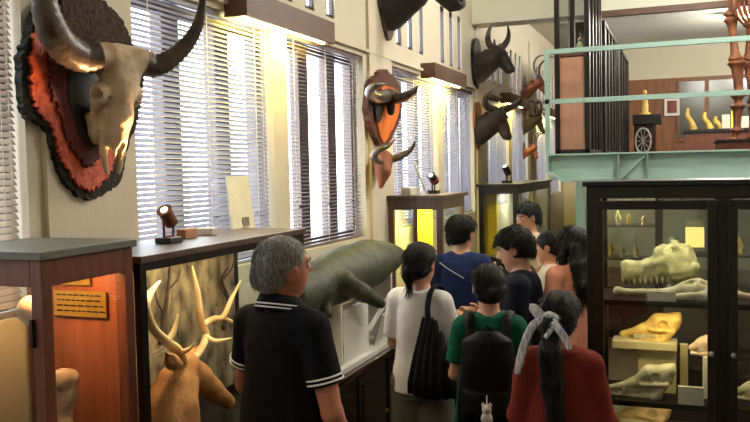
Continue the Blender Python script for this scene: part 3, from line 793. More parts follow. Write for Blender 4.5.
s.wrinkle(.0012, 60, 6); s.build('head_and_neck', DEERM, t, world=True)
o = MB().tube([P(193, 373, -2.085), P(194, 373, -2.07)], .011, 10).build('eye', EYEM, t, smooth=True)
ANT = mat('pale_antler', (238, 208, 150), .5, .15, 9, .2, 60, rgb2=(200, 156, 96))
def antler(x, paths):
    b = MB()
    for pts, rr in paths: b.tube([P(a, c, x + dx) for a, c, dx in pts], rr, 10, 6)
    b.build('antler', ANT, t, smooth=True)
antler(-2.08, [([(184, 362, -.03), (178, 350, .0), (167, 342, .02), (153, 328, .04), (146, 308, .04), (150, 294, .02), (160, 281, 0)], [.022, .02, .020, .019, .019, .016, .004]),
               ([(167, 342, .02), (174, 331, .03), (178, 314, .04)], [.015, .012, .003]), ([(180, 352, 0), (188, 350, .05), (194, 343, .08)], [.013, .010, .003])])
antler(-2.20, [([(189, 362, .02), (199, 352, 0), (206, 336, -.02), (201, 320, -.02), (197, 292, 0), (192, 266, .02)], [.022, .019, .018, .018, .016, .004]),
               ([(203, 325, -.02), (213, 319, 0), (223, 317, .02), (231, 300, .04), (241, 280, .04)], [.017, .016, .015, .012, .003]),
               ([(205, 336, -.02), (216, 341, .03), (232, 338, .07)], [.014, .012, .003]), ([(223, 317, .02), (234, 322, .05), (242, 316, .08)], [.011, .009, .003])])
# painted diorama board behind the deer and dry branches
TWIG = mat('dry_bark', (74, 56, 44), .8, .3, 12, .4, 60)
for k, (pts, lb) in enumerate(((([(160, 345), (165, 315), (168, 290), (170, 266)]), 'dark dry branch standing left of the tall antler'), (([(224, 330), (228, 300), (222, 280), (228, 268)]), 'thin forked branch behind the right antler'))):
    o = thing('dry_branch', P(*pts[0], -2.29), lb + ' in the deer case', 'branch')
    MB().tube([P(a, b, -2.29) for a, b in pts], [.012, .010, .008, .005], 8, 5).build('stem', TWIG, o, smooth=True)
    a, b = pts[1]; MB().tube([P(a, b, -2.29), P(a - 8, b - 14, -2.28), P(a - 10, b - 30, -2.28)], [.006, .005, .002], 6, 4).build('twig', TWIG, o, smooth=True)
    a, b = pts[2]; MB().tube([P(a, b, -2.29), P(a + 9, b - 10, -2.28), P(a + 12, b - 20, -2.28)], [.006, .004, .002], 6, 4).build('twig', TWIG, o, smooth=True)
area_light('cabinet_lamp', (-2.03, 3.2, 1.735), .9, .08, 4.6, (1, .80, .52), (-.25, 0, -1))

# ------------------------------------------------------------ sea cow on its white stand
SEA = mat('grey_green_skin', (74, 78, 58), .55, .25, 7, .4, 22, rgb2=(34, 36, 32), spec=.35)
t = thing('mounted_sea_cow', (-2.13, 5.2, .89), 'big grey-green mounted sea cow with a drooping flipper on white supports', 'mounted animal')
s = SDF((-2.42, 4.02, 1.05), (-1.66, 6.35, 1.75), .0115)
st = []
for y, zc, ru, rv in ((4.10, 1.36, .03, .05), (4.16, 1.36, .09, .10), (4.3, 1.375, .12, .13), (4.5, 1.39, .14, .15), (4.75, 1.405, .175, .165), (5.05, 1.42, .19, .175), (5.4, 1.435, .175, .165), (5.7, 1.435, .135, .13), (5.95, 1.425, .09, .08), (6.1, 1.42, .05, .045), (6.18, 1.42, .03, .03)):
    st.append((y, -2.12, zc, ru, rv))
s.loft(st, .02, 1)
s.rc((-2.12, 4.30, 1.31), (-2.08, 4.22, 1.24), .085, .065, .04).rc((-2.05, 4.45, 1.30), (-2.0, 4.42, 1.24), .05, .03, .03)
s.ch([(-2.06, 4.72, 1.37), ax(345, 281, -1.96), ax(363, 293, -1.90), ax(381, 304, -1.86)], [.075, .062, .056, .030], .03)
s.rc((-2.2, 4.62, 1.32), (-2.3, 4.95, 1.2), .06, .03, .03)
s.ell((-2.12, 6.18, 1.41), (.05, .05, .025), .03)
s.ell((-2.02, 4.14, 1.36), (.012, .012, .012), .004, sub=True)
s.wrinkle(.0022, 14, 5); s.build('body', SEA, t, world=True)
st_ = thing('specimen_stand', (-2.13, 4.9, .862), 'white wooden stand with two uprights under the sea cow, on the counter', 'stand')
bevel(MB().box(-2.33, -1.935, 4.35, 5.84, .862, .90).build('base_board', WHITE, st_), .004)
for y0, y1 in ((4.55, 5.02), (5.46, 5.78)):
    bevel(MB().prism([(-2.30, .90), (-1.98, .90), (-1.98, 1.27 if y0 < 5 else 1.36), (-2.05, 1.255 if y0 < 5 else 1.33), (-2.2, 1.255 if y0 < 5 else 1.33), (-2.30, 1.27 if y0 < 5 else 1.36)], 'y', y0, y0 + .03).build('upright', WHITE, st_), .003)
MB().box(-2.30, -2.28, 4.58, 5.46, .90, 1.14).build('back_rail', WHITE, st_)
MB().bar((-1.99, 5.03, 1.02), (-1.99, 5.47, 1.20), .02, .03).build('brace', WHITE, st_)
MB().box(-2.0, -1.975, 4.58, 5.0, .90, 1.235).build('side_board', WHITE, st_)
o = thing('information_card', (-1.99, 5.3, .90), 'pale printed card leaning on the white stand below the flipper', 'card')
c_ = MB().obox((-1.985, 5.27, 1.005), (.012, .20, .21), (0, .28, .1)); c_.build('card', mat('grey_card', (196, 194, 186), .6, .05, 8), o)
c_ = MB()
for k in range(7): c_.obox((-1.954 - .0055 * k * 1 - .002, 5.27, 1.07 - .02 * k), (.002, .15 - (k % 3) * .02, .004), (0, .28, .1))
c_.v = [(x + .028 * 0 + (1.005 - z) * .0, y, z) for x, y, z in c_.v]

# ------------------------------------------------------------ small spotlights standing on the cabinets
LENS = emit('lit_lens', (255, 214, 170), 14)
def spotlight(label, p, target, s=1.0, power=20, col=(1, .62, .3), ang=38, body=None, red=False):
    body = body or IRON
    t = thing('spotlight', p, label, 'spotlight'); x, y, z = p
    bevel(MB().box(x - .045 * s, x + .045 * s, y - .055 * s, y + .055 * s, z, z + .03 * s).build('base', BLACK, t))
    b = MB()
    for q in (-1, 1): b.bar((x, y + q * .038 * s, z + .03 * s), (x, y + q * .04 * s, z + .13 * s), .012 * s, .006 * s)
    b.box(x - .006 * s, x + .006 * s, y - .038 * s, y + .038 * s, z + .028 * s, z + .038 * s)
    b.build('yoke', body, t)
    c = Vector((x, y, z + .13 * s)); d = (Vector(target) - c).normalized()
    MB().tube([c - d * .05 * s, c - d * .045 * s, c + d * .045 * s, c + d * .05 * s], [.026 * s, .034 * s, .036 * s, .040 * s], 14).build('housing', body, t, smooth=False)
    MB().tube([c + d * .051 * s, c + d * .054 * s], .017 * s, 14).build('lens', LENS, t)
    if red: MB().tube([c - d * .02 * s, c + d * .0 * s], .042 * s, 12).build('red_ring', mat('red_enamel', (180, 40, 70), .4, .1, 5), t)
    spot_light('spot_beam', tuple(c + d * .075 * s), target, power, col, ang, .7, None, .015)
    return t
spotlight('small lit spotlight on the deer case aimed up at the buffalo skull', (-2.13, 3.03, 1.793), (-2.12, 2.70, 2.27), .88, 70, (1, .52, .20), 44, mat('brown_enamel', (120, 70, 52), .4, .1, 8))
spotlight('small red-ringed spotlight on the brown corner case', (-2.1, 6.95, 1.869), (-2.3, 6.42, 2.5), 1.0, 12, (1, .5, .2), 60, IRON, True)
spotlight('tiny spotlight standing on the far dark glass case', (-2.1, 10.1, 1.883), (-2.3, 9.9, 2.6), 1.2, 12, (1, .6, .3), 50)

# things on the cabinet tops
t = thing('notice_board', (-2.27, 3.70, 1.793), 'tall pale notice card leaning against the blind on the deer case', 'notice')
q = [ax(225, 176, -2.36), ax(246, 176, -2.36), ax(254, 229, -2.29), ax(231, 232, -2.27)]
V = q + [(x + .012, y, z) for x, y, z in q]
MB().add(V, [(3, 2, 1, 0), (4, 5, 6, 7), (0, 1, 5, 4), (1, 2, 6, 5), (2, 3, 7, 6), (3, 0, 4, 7)]).build('card', CREAMC, t)
qq = [Vector(p) for p in V[4:]]
def bil(u, v, o=.002): p = (qq[0] * (1 - u) + qq[1] * u) * (1 - v) + (qq[3] * (1 - u) + qq[2] * u) * v; return tuple(p + Vector((o, 0, 0)))
MB().add([bil(.45, .76), bil(.75, .76), bil(.75, .92), bil(.45, .92)], [(0, 3, 2, 1)]).build('small_photo', mat('brown_photo', (120, 96, 86), .6, .2, 20), t)
for (px, py, w_, d_, h_, lb, m_) in ((187, 236, .10, .05, .045, 'small tan wooden block right beside the lit spotlight', mat('tan_block', (196, 140, 100), .6, .1, 10)), (207, 229, .05, .09, .035, 'little cream box on the deer case below the blind', CREAMC)):
    p = ax(px, py, -2.2); o = bevel(MB().box(-2.2 - d_ / 2, -2.2 + d_ / 2, p[1] - w_ / 2, p[1] + w_ / 2, 1.793, 1.793 + h_).build('small_box', m_)); tag(o, lb, 'box')
o = MB().box(-2.28, -2.2, 6.60, 6.88, 1.869, 1.93).build('small_box', CREAMC); tag(o, 'flat cream box on the brown corner case behind the red-ringed spotlight', 'box')
o = MB().tube([(-2.13, 6.86, 1.869), (-2.20, 6.72, 2.14)], .010, 8).build('white_stick', WHITE); tag(o, 'white stick leaning beside the red-ringed spotlight', 'stick')

# clear display box and small easel behind the boy in navy
t = thing('low_table', (-1.42, 7.75, 0), 'dark low table carrying the clear plastic box', 'table')
bevel(MB().box(-1.60, -1.25, 7.6, 8.0, 1.10, 1.14).build('tabletop', DARKW, t))
for xx in (-1.58, -1.31):
    for yy in (7.62, 7.94): MB().box(xx, xx + .04, yy, yy + .04, 0, 1.10).build('leg', DARKW, t)
t = thing('clear_box', (-1.42, 7.8, 1.14), 'clear plastic cover standing on the dark table behind the boy in navy', 'clear cover')
MB().box(-1.57, -1.28, 7.65, 7.655, 1.14, 1.52).build('panel', PLEX, t); MB().box(-1.57, -1.28, 7.945, 7.95, 1.14, 1.52).build('panel', PLEX, t)
MB().box(-1.575, -1.57, 7.65, 7.95, 1.14, 1.52).build('panel', PLEX, t); MB().box(-1.28, -1.275, 7.65, 7.95, 1.14, 1.52).build('panel', PLEX, t)
t = thing('small_easel', (-1.42, 7.8, 1.14), 'little white easel standing inside the clear plastic cover', 'easel')
for a in ((-1.50, -1.44), (-1.36, -1.42)): MB().bar((a[0], 7.78, 1.14), (a[1], 7.84, 1.46), .012, .012).build('leg', WHITE, t)
MB().box(-1.49, -1.37, 7.79, 7.80, 1.22, 1.24).build('crossbar', WHITE, t)

# ------------------------------------------------------------ skulls in the right cabinet
def croc(name, label, pa, pb, h, m, Y=5.13, teeth=True, slender=False, w=.09, lev=1.307):
    a, b = Vector(ay(*pa, Y)), Vector(ay(*pb, Y)); a.z = b.z = lev; b.z += 0 if slender else .035; L = (b - a).length
    t = thing(name, (a + b) / 2, label, 'skull'); d = (b - a).normalized()
    s = SDF((-.04, -w - .05, -.06), (L + .05, w + .05, h + .08), .006)
    if slender:
        s.ch([(.0, 0, .022), (.10 * L, 0, .018), (.55 * L, 0, .024), (.8 * L, 0, .05)], [.028, .018, .024, .05], .02)
        s.ell((.82 * L, 0, .045), (.2 * L, w, .05), .03)
        for q in (-1, 1): s.ell((.74 * L, q * w * .5, .085), (.03, .02, .02), .01, sub=True); s.ell((.9 * L, q * w * .45, .085), (.03, .02, .02), .01, sub=True)
    else:
        s.loft([(0, 0, .05, .03, .03), (.06 * L, 0, .055, .05, .045), (.25 * L, 0, .055, .045, .05), (.5 * L, 0, .07, .062, .065), (.75 * L, 0, .09, .085, .085), (.92 * L, 0, .09, .09, .08), (L, 0, .07, .06, .05)], .02, 0)
        s.ell((.08 * L, 0, .095), (.04, .03, .02), .02)
        for q in (-1, 1):
            s.ell((.58 * L, q * .035, .145), (.05, .02, .025), .02).ell((.72 * L, q * .05, .165), (.045, .022, .02), .015)
            s.ell((.66 * L, q * .045, .165), (.032, .022, .025), .008, sub=True).ell((.85 * L, q * .045, .175), (.03, .024, .02), .008, sub=True)
            s.rc((.35 * L, q * .05, .09), (.6 * L, q * .06, .11), .012, .014, .015)
            s.rc((.70 * L, q * .075, .05), (1.0 * L, q * .085, .07), .03, .02, .02)
        s.rc((.02 * L, -.1, .035), (.98 * L, -.1, .05), .004, .010, .006, sub=True)
    s.wrinkle(.0016 if slender else .003, 75, 8)
    M = Matrix.Translation(a) @ d.to_track_quat('X', 'Z').to_matrix().to_4x4() @ Matrix.Diagonal((1, 1, 1.1 if slender else 1.42, 1))
    s.build('cranium', m, t, M=M, world=True)
    if teeth:
        b_ = MB()
        for k in range(9):
            x = L * (.03 + .075 * k); z0 = .028 if not slender else .012
            for q in (-1, 1): b_.tube([(x, q * (.03 + .004 * k), z0 + .012), (x, q * (.033 + .004 * k), z0 - .016)], [.007, .002], 6)
        b_.xf(M); b_.build('teeth', BONEP, t)
    return t
croc('crocodile_skull', 'large yellow-green crocodile skull on the top shelf, snout to the left', (622, 279), (698, 283), .14, mat('greenish_bone', (206, 200, 148), .55, .1, 14, .4, 40, rgb2=(140, 132, 80)), 5.27, lev=1.335)
croc('gharial_skull', 'long slender white skull lying in front of the crocodile skull', (618, 289), (716, 292), .08, BONEP, 5.12, False, True, .07)
croc('gharial_skull', 'slender white skull partly hidden behind the left door post, right of the label', (664, 298), (733, 299), .06, BONEP, 4.995, False, True, .04)
def hoof_skull(name, label, pa, pb, m, Y=5.1, H=.14, lev=None):
    """long-faced skull: muzzle tip at pa, back of the head at pb"""
    a, b = Vector(ay(*pa, Y)), Vector(ay(*pb, Y))
    if lev is not None: a.z = b.z = lev
    L = (b - a).length
    t = thing(name, (a + b) / 2, label, 'skull'); d = (b - a).normalized()
    s = SDF((-.03, -.09, -.03), (L + .06, .09, H + .10), .0055)
    s.ch([(.0, 0, .045), (.35 * L, 0, .075), (.65 * L, 0, H * .85), (.95 * L, 0, H)], [.020, .030, .046, .042], .03)
    s.ell((.80 * L, 0, H * .72), (.24 * L, .052, .05), .02).ell((.5 * L, 0, .075), (.22 * L, .034, .04), .02)
    s.ell((.66 * L, 0, H * .45), (.26 * L, .03, H * .34), .02)
    for q in (-1, 1):
        s.ell((.74 * L, q * .048, H * .80), (.026, .022, .024), .005, sub=True)
        s.rc((.5 * L, q * .04, .085), (.85 * L, q * .055, H * .55), .012, .012, .01)
        s.ch([(.0, q * .012, .012), (.35 * L, q * .024, .012), (.72 * L, q * .04, .02), (.92 * L, q * .045, H * .55)], [.011, .013, .022, .018], .012)
        s.ell((.78 * L, q * .04, .035), (.08 * L, .010, .035), .01)
    s.rc((.95 * L, 0, H), (1.02 * L, 0, H + .03), .02, .012, .01)
    s.wrinkle(.0012, 80, 4)
    M = Matrix.Translation(a) @ d.to_track_quat('X', 'Z').to_matrix().to_4x4()
    s.build('cranium', m, t, M=M, world=True)
    b_ = MB()
    for k in range(9): b_.obox((L * (.22 + .05 * k), -.028, .040), (L * .04, .016, .026))
    for k in range(9): b_.obox((L * (.02 + .012 * k), -.012, .03), (.006, .01, .02))
    b_.xf(M); b_.build('teeth', BONEP, t)
    return t
hoof_skull('hog_skull', 'yellow long-faced skull on the raised block, second shelf', (623, 342), (678, 342), BONEY, 5.23, .15, ay(612, 344, 5.12)[2])
hoof_skull('horse_skull', 'white long-faced skull resting on the second shelf floor', (611, 386), (672, 381), BONEP, 5.03, .17, .715)
hoof_skull('small_skull', 'pale small skull on a short pedestal at the right of the second shelf', (692, 354), (722, 350), BONE, 5.17, .09, ay(703, 358, 5.1)[2])
hoof_skull('jaw_skull', 'brown-grey skull lying at the left of the lowest shelf', (608, 428), (668, 424), mat('brown_bone', (176, 150, 108), .6, .15, 12, .3, 40), 5.24, .13, .47)
for pts, lb in (((616, 432, 672, 415), 'upper'), ((640, 428, 705, 424), 'lower')):
    a, b = Vector(ay(pts[0], pts[1], 4.99 if lb == 'upper' else 5.08)), Vector(ay(pts[2], pts[3], 5.03 if lb == 'upper' else 5.1)); a.z = b.z = .494
    o = MB().tube([a, a * .8 + b * .2, a * .5 + b * .5 + Vector((0, 0, .01)), a * .2 + b * .8, b], [.022, .013, .012, .014, .024], 12, 4).build('long_bone', BONE, smooth=True)
    tag(o, lb + ' long bone on the lowest shelf of the skull cabinet', 'bone')
def blk(name, px0, px1, py0, py1, Y, dep, m, label, cat, z0=None):
    a, b = ay(px0, py1, Y), ay(px1, py0, Y)
    if z0: a = (a[0], a[1], z0)
    o = bevel(MB().box(a[0], b[0], Y, Y + dep, a[2], b[2]).build(name, m), .002); return tag(o, label, cat)
blk('label_card', 647, 676, 292, 302, 4.94, .012, PAPER, 'cream label card standing on the top shelf below the slender skulls', 'label', 1.305)
blk('label_card', 678, 704, 388, 397, 4.94, .02, PAPER, 'white label card at the front of the second shelf', 'label', .715)
blk('display_block', 612, 677, 344, 348, 5.12, .16, mat('buff_board', (190, 176, 130), .6, .1, 10), 'thin buff board carrying the yellow skull', 'display block')
blk('display_block', 638, 676, 346.6, 362, 5.16, .10, mat('buff_board', (190, 176, 130), .6, .1, 10), 'buff block supporting the thin board below the yellow skull', 'display block', .715)
blk('display_block', 703, 716, 358, 392, 5.1, .14, CREAMC, 'small upright pale pedestal under the little skull', 'display block', .715)
blk('display_block', 680, 688, 345, 388, 5.25, .05, mat('buff_board', (190, 176, 130), .6, .1, 10), 'narrow buff upright between the two skulls and the small pedestal', 'display block', .715)
o = MB().tube([(ay(684, 386, 5.05)[0], 5.05, .729), (ay(694, 386, 5.05)[0], 5.03, .735), (ay(702, 386, 5.05)[0], 5.05, .729)], [.012, .02, .01], 10, 4).build('small_bone', BONEP, smooth=True); tag(o, 'small pale jaw bone behind the white label card', 'bone')
hoof_skull('small_skull', 'small skull on the second shelf behind the right cabinet door', (737, 352), (775, 349), BONEP, 5.15, .09, .715)
croc('gharial_skull', 'slender skull on the top shelf behind the right cabinet door', (738, 292), (800, 290), .08, BONE, 5.1, False, True, .06)

# cases standing under the upper floor
def shelf_case(label, x0, x1, y0, y1, lamps, seed, items=True):
    t = glass_case('shelf_case', label, x0, x1, y0, y1, .5, 0, 1.9, DARKW, .05, .1, .0, shelves=(.95, 1.35), group=None)
    area_light('cabinet_lamp', ((x0 + x1) / 2, (y0 + y1) / 2, 1.78), x1 - x0 - .2, .1, lamps, (1, .85, .35), (0, -.1, -1))
    rs = random.Random(seed); k = 0
    for z in (.95, 1.35):
        x = x0 + .12
        while x < x1 - .12:
            h = rs.uniform(.08, .2); yy = (y0 + y1) / 2
            o = MB().lathe((x, yy, z), [(.03, 0), (.035, .01), (.012, .03), (.02 + h * .12, h * .5), (.012, h * .85), (.016, h)], 10).build('small_specimen', BONEY if k % 2 else BONEP, smooth=True)
            tag(o, 'small pale specimens on dark shelves behind the skull cabinet', 'specimen', 'small specimens in the cases under the upper floor')
            x += rs.uniform(.12, .2); k += 1
    return t
shelf_case('yellow-lit shelf case under the upper floor, behind the long-haired girl', -1.2, -.3, 10.2, 10.7, 10, 1)
shelf_case('lit glass case seen through the back of the skull cabinet', -.25, .9, 7.0, 7.4, 2.5, 2)
o = MB().box(-.02, .12, 6.99, 7.0, 1.42, 1.58).build('yellow_notice', emit('emissive_yellow', (240, 200, 110), .8)); tag(o, 'glowing yellow notice seen through the skull cabinet', 'notice')  # yellow panel with emission in its own material
o = MB().box(-1.15, -1.05, 9.2, 9.3, 0, 2.12).build('support_post', GREEN); tag(o, 'sage green post under the end of the upper floor', 'post')

# ------------------------------------------------------------ upper floor objects
t = thing('figurine', ay(580, 45, 8.45), 'small white seated figurine on the shelf of the nearest tall case', 'figurine'); t.location.z = 3.2
x, y, z = ay(580, 45, 8.45); z = 3.2
MB().lathe((x, y, z), [(.045, 0), (.05, .015), (.035, .03), (.042, .06), (.03, .10), (.014, .12)], 14).build('body', BONEP, t, smooth=True)
MB().lathe((x, y, z + .115), [(.006, 0), (.022, .012), (.024, .03), (.008, .05)], 12).build('head', BONEP, t, smooth=True)
t = thing('statuette', (-.67, 14.5, 2.9), 'pale standing statuette on the dark desk of the upper floor', 'statuette')
x, y, _ = ay(645, 118, 14.5)
MB().lathe((x, y, 2.90), [(.09, 0), (.09, .03), (.05, .05), (.06, .14), (.045, .22), (.06, .3), (.02, .34)], 12).build('body', BONEY, t, smooth=True)
MB().lathe((x, y, 3.23), [(.01, 0), (.035, .03), (.035, .06), (.01, .09)], 10).build('head', BONEY, t, smooth=True)
t = thing('framed_picture', ay(672, 107, 17.1), 'small white-framed picture on the brown panelling of the upper floor', 'picture')
x, y, z = ay(672, 107, 17.1)
MB().box(x - .14, x + .14, 17.07, 17.12, z - .17, z + .17).build('frame', WHITE, t); MB().box(x - .09, x + .09, 17.065, 17.07, z - .12, z + .12).build('picture', mat('maroon_print', (140, 70, 60), .6, .3, 20), t)
t = thing('spoked_wheel', ay(643, 141, 13.0), 'small pale spoked wheel leaning below the desk on the upper floor', 'wheel')
x, y, z = ay(643, 141, 13.0)
pts = [(x + .11 * math.cos(a), 13.0, z + .19 * math.sin(a)) for a in [2 * PI * k / 24 for k in range(25)]]
MB().tube(pts, .014, 6).build('rim', STEELG, t, smooth=True)
for k in range(5):
    a = PI * k / 5; MB().bar((x - .11 * math.cos(a), 13.0, z - .19 * math.sin(a)), (x + .11 * math.cos(a), 13.0, z + .19 * math.sin(a)), .008, .008).build('spoke', STEELG, t)
for px, h, m_, lb in ((690, .38, BONEY, 'slender pale carving at the left end of the upper counter'), (707, .30, mat('gold_leaf', (226, 190, 80), .4, .15, 10), 'golden carving on the upper counter beside the white card'), (718, .22, mat('gold_leaf', (226, 190, 80), .4, .15, 10), 'smaller golden carving right next to the first one')):
    x = ay(px, 133, 15.4)[0]
    o = MB().tube([(x + .06, 15.45, 2.66), (x + .03, 15.45, 2.66 + h * .3), (x - .04, 15.45, 2.66 + h * .65), (x - .03, 15.45, 2.66 + h)], [.07, .05, .04, .02], 10, 4).build('carving', m_, smooth=True); tag(o, lb, 'carving')
for px0, px1, h, m_, lb in ((722, 730, .24, CREAMC, 'white card standing on the upper counter'), (731, 737, .30, mat('yellow_card', (230, 210, 80), .6, .05, 5), 'yellow card standing on the upper counter'), (738, 752, .20, CREAMC, 'long white card at the right end of the upper counter')):
    a, b = ay(px0, 133, 15.35)[0], ay(px1, 133, 15.35)[0]
    o = MB().box(a, b, 15.35, 15.38, 2.66, 2.66 + h).build('standing_card', m_); tag(o, lb, 'card')

# part of a large brown skeleton on the upper floor
OLDB = mat('brown_old_bone', (150, 88, 48), .5, .25, 10, .4, 50, rgb2=(84, 44, 26))
t = thing('animal_skeleton', (.5, 9.0, 2.2), 'brown leg and shoulder bones of a large mounted skeleton at the right edge', 'skeleton')
def sk(px, py, y=9.0): return ay(px, py, y)
def bone(name, a, b, r, r2=None, y=9.0, y2=None):
    a, b = Vector(sk(*a, y)), Vector(sk(*b, y2 or y)); r2 = r2 or r
    MB().tube([a, a * .92 + b * .08, a * .78 + b * .22, a * .5 + b * .5, a * .2 + b * .8, a * .07 + b * .93, b], [r * .7, r * 1.3, r * .8, r * .62, r2 * .7, r2 * 1.25, r2 * .7], 12, 3).build(name, OLDB, t, smooth=True)
bone('humerus', (731, 16), (736, 62), .055, .06)
bone('radius', (737, 60), (739, 98), .075, .06)
bone('carpus', (738, 96), (739, 106), .06, .06)
bone('metacarpus', (738, 104), (737, 132), .06, .05)
bone('hoof_bone', (737, 130), (734, 140), .05, .035)
bone('scapula', (741, -22), (730, 18), .10, .06)
bone('femur', (752, 20), (748, 62), .06, .06, 9.5); bone('tibia', (748, 60), (753, 104), .055, .045, 9.5); bone('metatarsus', (753, 104), (751, 140), .045, .04, 9.5)
for k in range(6):
    y = 9.0 + .12 * k; x = 742 + 5 * k
    p = [sk(x, -30, y + .1), sk(x - 8, -6, y - .1), sk(x - 6, 14, y - .12), sk(x + 4, 27, y)]
    MB().tube(p, [.02, .018, .016, .012], 8, 5).build('rib', OLDB, t, smooth=True)
for k in range(5): p = Vector(sk(733 + 6 * k, -28 + 2 * k, 9.1)); MB().tube([p, p + Vector((.05, .0, .0))], [.05, .05], 8).build('vertebra', OLDB, t)
t2 = thing('skeleton_plinth', (.9, 9.2, 2.2), 'low dark plinth under the brown skeleton on the upper floor', 'plinth')
zt = sk(736, 142)[2]
bevel(MB().box(.28, 2.2, 8.75, 9.8, 2.2, max(2.24, zt)).build('block', REDW, t2)); MB().box(.26, 2.22, 8.73, 9.82, max(2.24, zt), max(2.24, zt) + .02).build('rim', DARKW, t2)

# skull and bones in the near cabinet
t = thing('ape_skull', (-2.12, 2.15, .92), 'yellowish round ape skull on a tall peg inside the near wooden cabinet', 'skull')
x, y, z = ax(33, 310, -2.12)
s = SDF((x - .14, y - .14, z - .19), (x + .16, y + .14, z + .13), .006)
s.ell((x, y, z), (.058, .05, .052), .02).ell((x + .035, y, z - .040), (.036, .036, .04), .02).rc((x + .032, y - .022, z - .085), (x + .032, y + .022, z - .085), .016, .016, .02)
for q in (-1, 1): s.ell((x + .062, y + q * .02, z - .018), (.015, .013, .013), .004, sub=True)
s.ell((x + .072, y, z - .045), (.010, .009, .013), .004, sub=True)
s.build('skull', BONE, t, world=True); MB().tube([(x, y, .92), (x, y, z - .06)], .008, 8).build('peg', IRON, t)
t = thing('bone_stack', (-2.1, 2.3, .92), 'pale knobbly bones standing below the brass plaque in the near cabinet', 'bones')
x, y, z = ax(63, 368, -2.1)
s = SDF((x - .10, y - .10, .90), (x + .10, y + .10, z + .06), .006)
s.ch([(x, y, .93), (x + .01, y, 1.05), (x, y, 1.2), (x + .01, y, z - .04)], [.04, .022, .03, .035], .02).ell((x + .01, y, z - .03), (.035, .04, .03), .02).ell((x, y + .02, z - .11), (.04, .03, .02), .02)
s.wrinkle(.004, 60, 2); s.build('bones', BONE, t, world=True)
# ------------------------------------------------------------ people
SKIN = mat('skin', (206, 152, 122), .5, .06, 10, .05, 80, spec=.4)
SKIND = mat('tanned_skin', (184, 120, 92), .5, .08, 10, .05, 80, spec=.4)
HAIRB = mat('black_hair', (18, 15, 15), .55, .3, 30, .5, 60, stretch=(5, 5, .6), spec=.35)
HAIRG = mat('grey_hair', (176, 172, 168), .6, .2, 90, .5, 160, stretch=(2, 2, .5), rgb2=(70, 66, 64))
EYEW = mat('eye_white', (226, 222, 214), .3, .02, 5)
LIP = mat('lips', (170, 92, 82), .5, .05, 10)
SHOE = mat('dark_shoe', (32, 30, 30), .5, .1, 8)

def body_sdf(spec, h=.0085):
    s = SDF((-.46, -.36, -.01), (.46, .5, 1.76), h)
    w = spec.get('w', 1.0) * .88; g = spec.get('girth', 1.0)
    s.loft([(.86, 0, 0, .155, .105), (.94, 0, -.005, .168, .112), (1.03, 0, 0, .145 * g, .10 * g), (1.12, 0, .005, .138 * g, .098 * g), (1.24, 0, 0, .158 * w, .108), (1.33, 0, 0, .165 * w, .105), (1.40, 0, -.01, .13 * w, .085), (1.44, 0, -.012, .07, .06)], .03)
    for q in (-1, 1):
        s.rc((q * .05, -.015, 1.41), (q * .168 * w, -.012, 1.385), .052, .050, .04)
        hx = q * .088
        s.ch([(hx, 0, .90), (hx * 1.05, .01, .49), (hx * 1.05, -.015, .09)], [.092, .058, .042], .03)
        s.ell((hx * 1.05, -.03, .36), (.048, .052, .12), .03)
        s.rc((hx * 1.05, -.03, .05), (hx * 1.2, .13, .03), .038, .028, .02)
    for q, key in ((-1, 'L'), (1, 'R')):
        E_, W_ = np.array(spec['el' + key], float), np.array(spec['wr' + key], float)
        sh = np.array((q * .180 * w, -.012, 1.385)); s.ch([sh, sh * .5 + E_ * .5, E_, E_ * .55 + W_ * .45, W_], [.050, .046, .038, .038, .026], .015)
        d = (W_ - E_) / np.linalg.norm(W_ - E_)
        side = np.cross(d, (0, 1, 0)); side = side / (np.linalg.norm(side) + 1e-9)          # across the knuckles
        side = np.array(spec.get('hand', (0, 1, 0)), float); side -= d * side.dot(d); side /= np.linalg.norm(side)
        nrm = np.cross(d, side) * (-q)
        pc = W_ + d * .05
        s.rc(W_, W_ + d * .075, .026, .022, .01).rc(W_ + d * .04 + side * .018, W_ + d * .082 + side * .026, .018, .014, .01).rc(W_ + d * .04 - side * .018, W_ + d * .082 - side * .026, .018, .014, .01)
        for i, (o, L_) in enumerate(((.030, .070), (.011, .080), (-.010, .075), (-.029, .058))):
            a = W_ + d * .085 + side * o; b = a + d * L_ * .5 + nrm * L_ * .12; c = b + d * L_ * .35 + nrm * L_ * .35
            s.rc(a, b, .0098, .0092, .003).rc(b, c, .0092, .0078, .003)
        a = W_ + d * .025 + side * .028; b = a + d * .035 + side * .03 + nrm * .01; s.rc(a, b, .013, .0105, .006).rc(b, b + d * .03 + nrm * .012, .0105, .0085, .003)
    hd(s, spec); return s
def hd(s, spec):
    s.rc((0, -.018, 1.40), (0, .0, 1.53), .056 * spec.get('neck', 1), .052 * spec.get('neck', 1), .03)
    s.pose(spec.get('head', (0, 0, 0)), (0, -.005, 1.50))
    s.ell((0, -.008, 1.612), (.076, .096, .092), .02).ell((0, .028, 1.548), (.056, .062, .062), .03).rc((0, .055, 1.505), (0, .07, 1.497), .02, .018, .02)
    s.ch([(0, .083, 1.612), (0, .103, 1.578)], [.009, .0145], .012).rc((-.012, .092, 1.573), (.012, .092, 1.573), .009, .009, .008)
    s.rc((-.03, .078, 1.626), (.03, .078, 1.626), .012, .012, .012)
    s.rc((-.018, .082, 1.542), (.018, .082, 1.542), .0095, .0095, .008)
    for q in (-1, 1):
        s.ell((q * .033, .094, 1.605), (.016, .012, .011), .010, sub=True)
        s.ell((q * .078, .0, 1.592), (.011, .022, .033), .006, (0, 0, q * -.3)).ell((q * .086, .006, 1.594), (.006, .012, .02), .004, sub=True)
    s.pose()
